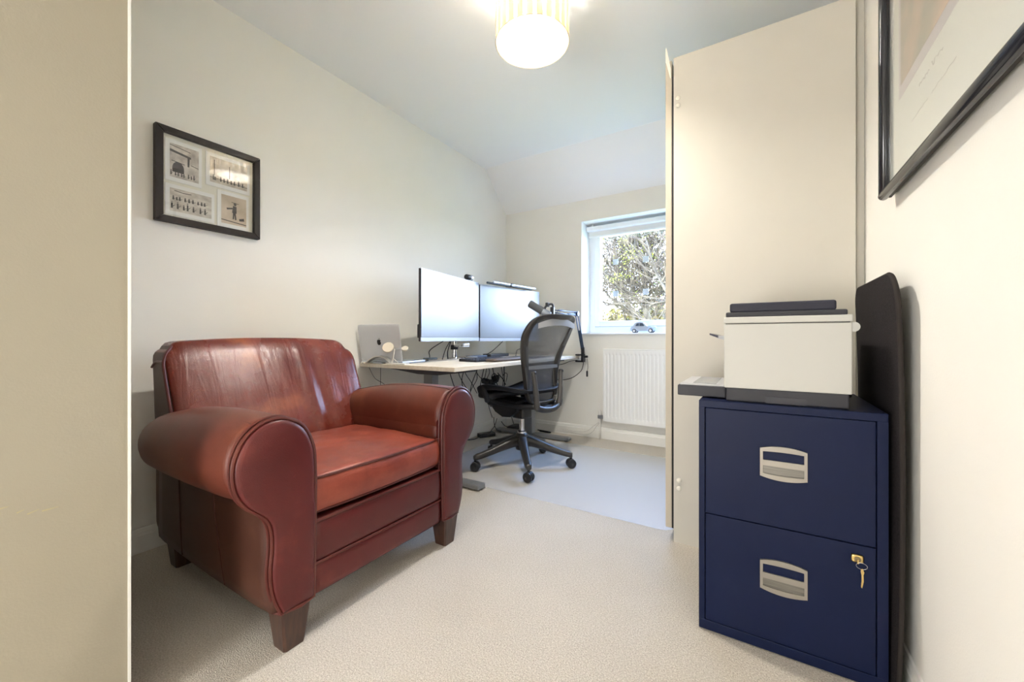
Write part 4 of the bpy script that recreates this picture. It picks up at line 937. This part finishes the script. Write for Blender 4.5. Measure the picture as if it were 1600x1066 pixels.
INK = M('print_ink', (.07, .06, .055), .8); CARD = M('print_card', (.86, .86, .83), .7)
def prnt(y0, y1, z0, z1, m, shapes, mg=.016):
    c_ = G().bbox(-2.0915, -2.0885, y0, y1, z0, z1, .0005, 1).obj('print_card', CARD, p1_)
    a0, a1, b0_, b1 = y0 + mg, y1 - mg * .7, z0 + mg * 1.1, z1 - mg
    im = G().box(-2.0885, -2.0881, a0, a1, b0_, b1).obj('print_image', m, c_)
    g = G()
    for s_ in shapes:
        g.prism([(a0 + (a1 - a0) * u, b0_ + (b1 - b0_) * v) for u, v in s_], -2.0882, -2.0878, lambda u, v, w_: (w_, u, v))
    if shapes: g.obj('print_drawing', INK, c_)
def arc_poly(cx_, cy_, r, a0=0, a1=360, n=14, sq=1): return [(cx_ + r * math.cos(math.radians(a0 + (a1 - a0) * k / n)), cy_ + sq * r * math.sin(math.radians(a0 + (a1 - a0) * k / n))) for k in range(n + (0 if a1 - a0 == 360 else 1))]
def figs(y, n, h, seed):
    rnd = random.Random(seed); out_ = []
    for k in range(n):
        u = .06 + .88 * k / n + rnd.uniform(-.03, .03); hh = h * rnd.uniform(.7, 1.2); ww = .022
        out_ += [[(u - ww, y), (u + ww, y), (u + ww * .8, y + hh * .7), (u - ww * .8, y + hh * .7)], arc_poly(u, y + hh * .82, ww * .9, n=6)]
        out_ += [[(u + ww, y + hh * .3), (u + ww * 3, y + hh * .5), (u + ww * 3, y + hh * .42), (u + ww, y + hh * .2)]]
    return out_
prnt(.638, .766, 1.514, 1.688, SEP[0], [[(0, .83), (.72, .73), (.72, .67), (0, .76)], [(0, .96), (.7, .88), (.7, .86), (0, .94)], [(.6, .7), (.68, .7), (.66, .42), (.6, .42)],
     arc_poly(.28, .28, .20, 0, 180) + [(.08, .16), (.48, .16)], [(.05, .5), (.5, .46), (.5, .44), (.05, .48)], [(.72, .5), (.98, .46), (.98, .44), (.72, .48)]] + figs(.06, 8, .15, 1))
prnt(.781, .960, 1.540, 1.688, SEP[1], [[(0, .2), (1, .14), (1, .12), (0, .18)], [(.1, .9), (.12, .9), (.12, .3), (.1, .3)], [(.5, .8), (.52, .8), (.52, .3), (.5, .3)]] + figs(.1, 9, .2, 2))
prnt(.638, .814, 1.371, 1.501, SEP[2], figs(.12, 7, .34, 3) + figs(.5, 9, .18, 6) + [[(.1, .92), (.3, .88), (.5, .9), (.5, .87), (.3, .85), (.1, .89)]])
prnt(.825, .956, 1.366, 1.531, SEP[3], [[(.44, .2), (.50, .2), (.52, .45), (.46, .45)], [(.54, .18), (.60, .2), (.56, .45), (.50, .45)], [(.42, .42), (.60, .42), (.60, .66), (.46, .68)], arc_poly(.54, .74, .06, n=8), [(.2, .56), (.44, .60), (.44, .55), (.22, .5)], [(.4, .80), (.68, .78), (.68, .76), (.4, .78)], [(0, .14), (1, .08), (1, .05), (0, .11)], [(.7, .25), (.9, .3), (.92, .2), (.72, .17)]])
G().box(-2.0805, -2.079, .626, .977, 1.359, 1.708).obj('glass_pane', GLASS, p1_)

# ================================================================== PICTURE, right wall
p2_ = thing('framed_print', 'large black framed signed print hanging on the right wall', 'picture', (.30, 1.0, 1.6))
QY0, QY1, QZ0, QZ1 = .46, 1.425, 1.235, 2.05
BLKF = M('gloss_black_frame', (.018, .018, .022), .16, spec=.7)
for a, b in (((.285, QY1, QZ0), (.285, QY1, QZ1)), ((.285, QY0, QZ0), (.285, QY0, QZ1)), ((.285, QY0, QZ0), (.285, QY1, QZ0)), ((.285, QY0, QZ1), (.285, QY1, QZ1))):
    a, b = Vector(a), Vector(b); d_ = (b - a).normalized() * .010
    G().tube([a - d_, a - d_ * .5, b + d_ * .5, b + d_], [.006, .0115, .0115, .006], 16).obj('frame_bar', BLKF, p2_, smooth=True, auto=60)
    lo_ = Vector((min(a.x, b.x), min(a.y, b.y), min(a.z, b.z))); hi = Vector((max(a.x, b.x), max(a.y, b.y), max(a.z, b.z)))
    G().box(.290, .301, lo_.y - .006, hi.y + .006, lo_.z - .006, hi.z + .006).obj('frame_back', BLACKF, p2_)
G().box(.295, .298, QY0, QY1, QZ0, QZ1).obj('mount_board', M('mount_white', (.80, .82, .76), .8), p2_)
G().box(.2943, .2952, .62, 1.335, 1.440, 1.93).obj('print_border', M('print_lilac', (.62, .58, .60), .8), p2_)
G().box(.2936, .2944, .64, 1.318, 1.468, 1.91).obj('print_painting', M('painting', (.30, .32, .25), .8, col2=(.62, .42, .30), vscale=9, detail=9), p2_)
def squiggle(y0, y1, z, amp, n, seed):
    rnd = random.Random(seed); return [(.2945, y0 + (y1 - y0) * k / n, z + rnd.uniform(-amp, amp)) for k in range(n + 1)]
PENC = M('pencil', (.50, .48, .46), .9)
G().tube(squiggle(1.19, 1.13, 1.40, .004, 16, 1), .0005, 4).tube(squiggle(1.12, 1.06, 1.402, .006, 12, 2), .0005, 4).obj('signature', PENC, p2_)
G().tube(squiggle(1.24, 1.14, 1.345, .002, 22, 3), .0004, 4).tube(squiggle(1.12, 1.00, 1.347, .002, 22, 4), .0004, 4).obj('inscription', PENC, p2_)
G().box(.2885, .2895, QY0 + .01, QY1 - .01, QZ0 + .01, QZ1 - .01).obj('glass_pane', GLASS, p2_)

# ================================================================== CEILING LAMP
LX, LY, LZ = -.79, 1.43, 2.065
la = thing('pendant_lamp', 'cream ribbon drum lampshade hanging from the ceiling, lit', 'ceiling lamp', (LX, LY, LZ))
RIB = translucent('cream_ribbon', (.85, .76, .58), .55); SHEER = seethrough('sheer_voile', (.92, .89, .82), .5, .8)
INNER = translucent('white_diffuser', (.96, .95, .93), .5)
NRB, RO, HS = 25, .150, .225
rb_me = None
for k in range(NRB):
    a0 = 2 * PI * (k + .16) / NRB; a1 = 2 * PI * (k + .84) / NRB
    lo = []
    for j in range(5):
        a = a0 + (a1 - a0) * j / 4
        lo.append([(r_ * math.cos(a), r_ * math.sin(a), z) for r_, z in ((RO - .0016, 0.003), (RO, 0.003), (RO, HS - .003), (RO - .0016, HS - .003))])
    if k == 0:
        ro = G().loft(lo).obj('ribbon', RIB, la, local=True); rb_me = ro
        base_me = ro.data
    else:
        o = rb_me.copy(); C.objects.link(o); o.parent = la; o.rotation_euler = (0, 0, 2 * PI * k / NRB)
G().lathe([(RO - .003, .002), (RO - .003, HS - .002)], n=75, cap=False).obj('sheer_lining', SHEER, la, local=True, smooth=True)
for z in (0, HS):
    G().ring([(RO * math.cos(a) * .998, RO * math.sin(a) * .998, z) for a in [2 * PI * k / 64 for k in range(64)]], .0022, 6).obj('rim_wire', M('rim_cream', (.80, .70, .50), .5), la, local=True, smooth=True)
G().lathe([(.098, .004), (.098, .17)], n=64, cap=False).obj('inner_diffuser', INNER, la, local=True, smooth=True)
G().ring([(.098 * math.cos(a), .098 * math.sin(a), .003) for a in [2 * PI * k / 48 for k in range(48)]], .0013, 6).obj('diffuser_rim', M('rim_brown', (.5, .42, .32), .5), la, local=True, smooth=True)
G().lathe([(.012, .125), (.020, .13), (.020, .165), (.010, .172)], n=20).obj('bulb_holder', WHT, la, local=True, smooth=True, auto=40)
BULB = M('lit_bulb', (1, .95, .87), .5, emit=280)
G().lathe([(.001, .045), (.012, .047), (.022, .056), (.027, .070), (.027, .085), (.020, .105), (.013, .125), (.013, .13)], n=24).obj('bulb', BULB, la, local=True, smooth=True)
G().tube([(0, 0, .17), (0, 0, ZC - LZ - .02)], .0035, 8).obj('cord', WHT, la, local=True)
G().lathe([(.045, ZC - LZ - .024), (.050, ZC - LZ - .012), (.050, ZC - LZ)], n=28).obj('ceiling_rose', WHT, la, local=True, smooth=True, auto=40)
for k in range(3):
    a = 2 * PI * k / 3; G().tube([(0, 0, .17), (RO * math.cos(a), RO * math.sin(a), HS - .002)], .0015, 6).obj('spider_wire', WHT, la, local=True)

# ================================================================== OUTSIDE
struct(G().box(-60, 60, 3.9, 120, -2.8, -2.6), 'ground', M('grass_ground', (.10, .15, .04), .9, col2=(.20, .22, .08), vscale=1.5))
BARK = M('bark', (.03, .022, .014), .9, col2=(.09, .07, .04), vscale=9, stretch=(2, 2, .5))
BARK2 = M('twig_bark', (.03, .02, .013), .9, col2=(.08, .06, .032), vscale=5)
LEAFY = M('yellow_leaf', (.22, .24, .015), .7); LEAFG = M('green_needle', (.06, .13, .03), .8, col2=(.14, .22, .05), vscale=3)
def grow(g, p, d, r, depth, rnd, leaves, ends, maxd=4):
    n = rnd.randint(3, 5); pts = [p]; L = {0: .9, 1: .7, 2: .5, 3: .35}.get(depth, .22) * rnd.uniform(.7, 1.3)
    q = p.copy(); dd_ = d.copy()
    for i in range(n):
        dd_ = (dd_ + Vector((rnd.uniform(-.28, .28), rnd.uniform(-.28, .28), rnd.uniform(-.12, .24)))).normalized(); q = q + dd_ * L / n; pts.append(q.copy())
        if depth < maxd and rnd.random() < .85:
            nd = (dd_ + Vector((rnd.uniform(-1, 1), rnd.uniform(-1, 1), rnd.uniform(-.4, .8)))).normalized()
            grow(g, q.copy(), nd, max(.0060, r * .62), depth + 1, rnd, leaves, ends, maxd)
    g.tube(pts, [r * (1 - .6 * i / n) for i in range(n + 1)], 5 if r > .012 else 3, cap=False)
    if rnd.random() < .045: ends.append((q.copy(), dd_))
def leaf_blob(g, c, n, rad, rnd, s=.03):
    for _ in range(n):
        v = Vector((rnd.gauss(0, 1), rnd.gauss(0, 1), rnd.gauss(0, 1))) * rad * .5 + c
        a = Vector((rnd.uniform(-1, 1), rnd.uniform(-1, 1), rnd.uniform(-1, 1))).normalized() * s; b = a.cross(Vector((rnd.random(), rnd.random(), rnd.random()))).normalized() * s * .6
        g.add([v - a, v + b, v + a, v - b], [(0, 1, 2, 3)])
def tree(loc, limbs, label, seed, leafcol, maxd=3, twig_every=1, trunk_r=.075):
    rnd = random.Random(seed)
    t = thing('bare_tree', label, 'tree', loc)
    tk = G().tube(spline([(p[0], p[1], p[2]) for p in limbs[0]], 4), [trunk_r * (1 - .65 * i / ((len(limbs[0]) - 1) * 4)) for i in range((len(limbs[0]) - 1) * 4 + 1)], 10)
    tk.obj('trunk', BARK, t, smooth=True)
    for lb_ in limbs[1:]:
        s_ = spline(lb_, 4); G().tube(s_, [.036 * (1 - .6 * i / (len(s_) - 1)) for i in range(len(s_))], 8).obj('branch', BARK, t, smooth=True)
    g = G(); ends = []
    for li, lb_ in enumerate(limbs):
        s_ = spline(lb_, 4)
        for i, p in enumerate(s_):
            if p.z < .6: continue
            if i % twig_every == 0:
                nd = Vector((rnd.uniform(-1, 1), rnd.uniform(-.9, .9), rnd.uniform(-.2, 1))).normalized()
                grow(g, p.copy(), nd, .018, 1, rnd, None, ends, maxd)
                if i % 4 == 1: grow(g, p.copy(), (Vector((-nd.x, nd.y * .5, .5 - nd.z)) + Vector((0, 0, .1))).normalized(), .015, 1, rnd, None, ends, maxd)
    o = g.obj('twigs', BARK2, t); o['kind'] = 'stuff'
    g = G()
    for e, d_ in ends: leaf_blob(g, e, 12, .14, rnd, .022)
    if g.v:
        o = g.obj('leaves', leafcol, t); o['kind'] = 'stuff'
def zz(pts, seed, a=.35):
    rnd = random.Random(seed); y = pts[0][1]; o = []
    for p in pts:
        o.append((p[0], y, p[2])); y += rnd.uniform(-a, a) * .5
    return o
T1 = [[(-2.09, 9, -2.6), (-2.08, 9, -.6), (-2.09, 9, 1.17), (-2.09, 9, 1.46), (-2.11, 9, 1.87), (-2.15, 9, 2.16), (-2.26, 9.03, 2.38), (-2.34, 9.05, 2.65), (-2.4, 9.1, 2.78), (-2.48, 9.1, 2.99), (-2.56, 9.1, 3.27), (-2.65, 9, 3.7), (-2.7, 9, 4.6)],
      zz([(-2.4, 9.1, 2.78), (-2.69, 9, 2.73), (-3.09, 9, 2.53), (-3.41, 9, 2.39), (-3.9, 9, 2.4)], 1), zz([(-2.4, 9.1, 2.78), (-2.13, 9, 2.86), (-1.9, 9, 3.07), (-1.79, 9, 3.22), (-1.6, 9, 3.5)], 2),
      zz([(-2.09, 9, 1.93), (-2.42, 9, 2.07), (-2.75, 9, 2.12), (-3.09, 9, 2.08), (-3.6, 9, 2.1)], 3), zz([(-2.09, 9, 1.46), (-2.3, 9, 1.7), (-2.56, 9, 1.93), (-2.84, 9, 2.22), (-3.09, 9, 2.45)], 4),
      zz([(-2.11, 9, 1.75), (-1.93, 9, 1.92), (-1.74, 9, 1.99), (-1.4, 9, 2.05)], 6), zz([(-2.34, 9.05, 2.65), (-2.34, 9, 2.95), (-2.39, 9, 3.19), (-2.3, 9, 3.6)], 7),
      zz([(-2.15, 9, 2.16), (-2.04, 9, 2.48), (-1.85, 9, 2.8), (-1.75, 9, 3.3)], 8), zz([(-2.07, 9, 1.58), (-1.93, 9, 1.77), (-1.74, 9, 2.02), (-1.5, 9, 2.2)], 9)]
tree((-2.09, 9, -2.6), T1, 'bare tree with mossy trunk nearest the window, a few yellow leaves', 11, LEAFY, maxd=3)
T0X = [zz([(-2.85, 10.4, 1.6), (-3.3, 10.4, 1.9), (-3.8, 10.4, 2.7), (-4.1, 10.4, 3.4)], 31), zz([(-3.05, 10.5, 2.2), (-3.5, 10.4, 2.5), (-4.0, 10.4, 3.0)], 33)]
T2 = [[(-2.55, 10.4, -2.6), (-2.6, 10.4, .2), (-2.75, 10.4, 1.42), (-2.95, 10.4, 1.8), (-3.05, 10.5, 2.2), (-3.2, 10.5, 2.7), (-3.3, 10.5, 3.6), (-3.3, 10.5, 4.8)],
      zz([(-2.75, 10.4, 1.42), (-3.1, 10.4, 1.7), (-3.5, 10.4, 1.8), (-4.1, 10.4, 2.2)], 12), zz([(-2.95, 10.4, 1.8), (-2.7, 10.4, 2.2), (-2.5, 10.4, 2.8), (-2.5, 10.4, 3.6)], 13), zz([(-3.2, 10.5, 2.7), (-3.5, 10.4, 3.0), (-3.9, 10.4, 3.5)], 14), zz([(-2.7, 10.4, 1.1), (-2.2, 10.4, 1.5), (-1.8, 10.4, 2.0)], 15)]
tree((-2.55, 10.4, -2.6), T2 + T0X, 'thin bare tree just behind and left of the nearest tree', 21, LEAFY, maxd=3, trunk_r=.055)
T3 = [[(-1.5, 8.2, -2.6), (-1.45, 8.2, .5), (-1.42, 8.2, 1.6), (-1.45, 8.2, 2.4), (-1.5, 8.2, 3.5)], zz([(-1.42, 8.2, 1.6), (-1.7, 8.2, 2.1), (-1.9, 8.2, 2.8)], 16), zz([(-1.45, 8.2, 2.0), (-1.2, 8.2, 2.5), (-1.0, 8.2, 3.2)], 17)]
tree((-1.5, 8.2, -2.6), T3, 'bare tree at the right edge of the window view', 31, LEAFY, maxd=3, trunk_r=.06)
rnd = random.Random(5)
ev = thing('evergreen_tree', 'dark green evergreen seen low at the right of the window', 'tree', (-2.35, 12.5, -2.6))
G().tube([(-2.3, 12.5, -2.6), (-2.3, 12.5, 3.6)], [.12, .03], 8).obj('trunk', BARK, ev, smooth=True)
g = G()
for (x, y, z, r_) in [(-2.35, 12.3, 2.5, .30), (-2.05, 12.4, 2.45, .35), (-2.4, 12.2, 1.45, .28), (-2.1, 12.3, 1.35, .35), (-2.0, 12.6, 1.9, .25), (-1.8, 12.5, 3.0, .4)]: leaf_blob(g, Vector((x, y, z)), 420, r_ * 1.1, rnd, .035)
o = g.obj('foliage', LEAFG, ev); o['kind'] = 'stuff'
hd = thing('hedge', 'brown and yellow twiggy hedge along the bottom of the window view', 'hedge', (-3.2, 11.5, -2.6))
g = G()
for k in range(26): leaf_blob(g, Vector((-4.6 + k * .115, 11.5 + rnd.uniform(-.4, .4), 1.15 + rnd.uniform(-.5, .40))), 190, .50, rnd, .075)
o = g.obj('dry_foliage', M('hedge_brown', (.12, .075, .035), .9, col2=(.24, .20, .05), vscale=4), hd); o['kind'] = 'stuff'
for k in range(5): G().tube([(-4.4 + k * .6, 11.5, -2.6), (-4.3 + k * .6, 11.5, 1.3)], [.05, .02], 6).obj('stem', BARK, hd)
# house
BRICK = M('brick_wall', (.20, .07, .035), .85, col2=(.32, .14, .08), vscale=5, stretch=(1, 1, 3))
ho = thing('brick_house', 'orange brick house with tiled roof and chimney beyond the trees', 'house', (-2.5, 24, -2.6))
G().box(-5.2, 2.5, 23, 29, -2.6, 1.25).obj('wall', BRICK, ho)
G().prism([(22.7, 1.2), (26, 3.1), (29.3, 1.2), (29.3, 1.05), (22.7, 1.05)], -5.4, 2.7, lambda y, z, x: (x, y, z)).obj('roof', M('roof_tile', (.22, .11, .07), .85, col2=(.32, .19, .13), vscale=6, stretch=(4, 1, 1)), ho)
ch = G().box(-5.35, -4.75, 24.3, 24.9, 1.9, 3.05).obj('chimney', BRICK, ho)
G().box(-5.42, -4.68, 24.23, 24.97, 3.0, 3.1).obj('chimney_cap', BRICK, ch)
G().lathe([(.11, 0), (.09, .25), (.11, .28)], (-5.05, 24.6, 3.1), 12).obj('chimney_pot', M('terracotta', (.6, .28, .15), .8), ch)
for x in (-4.3, -2.2, 0): 
    wf = G().bbox(x, x + 1.1, 22.94, 23.02, -.6, .6, .02, 1).obj('window', UPVC, ho); G().box(x + .08, x + 1.02, 22.92, 22.95, -.5, .5).obj('pane', M('far_glass', (.05, .07, .1), .1), wf)
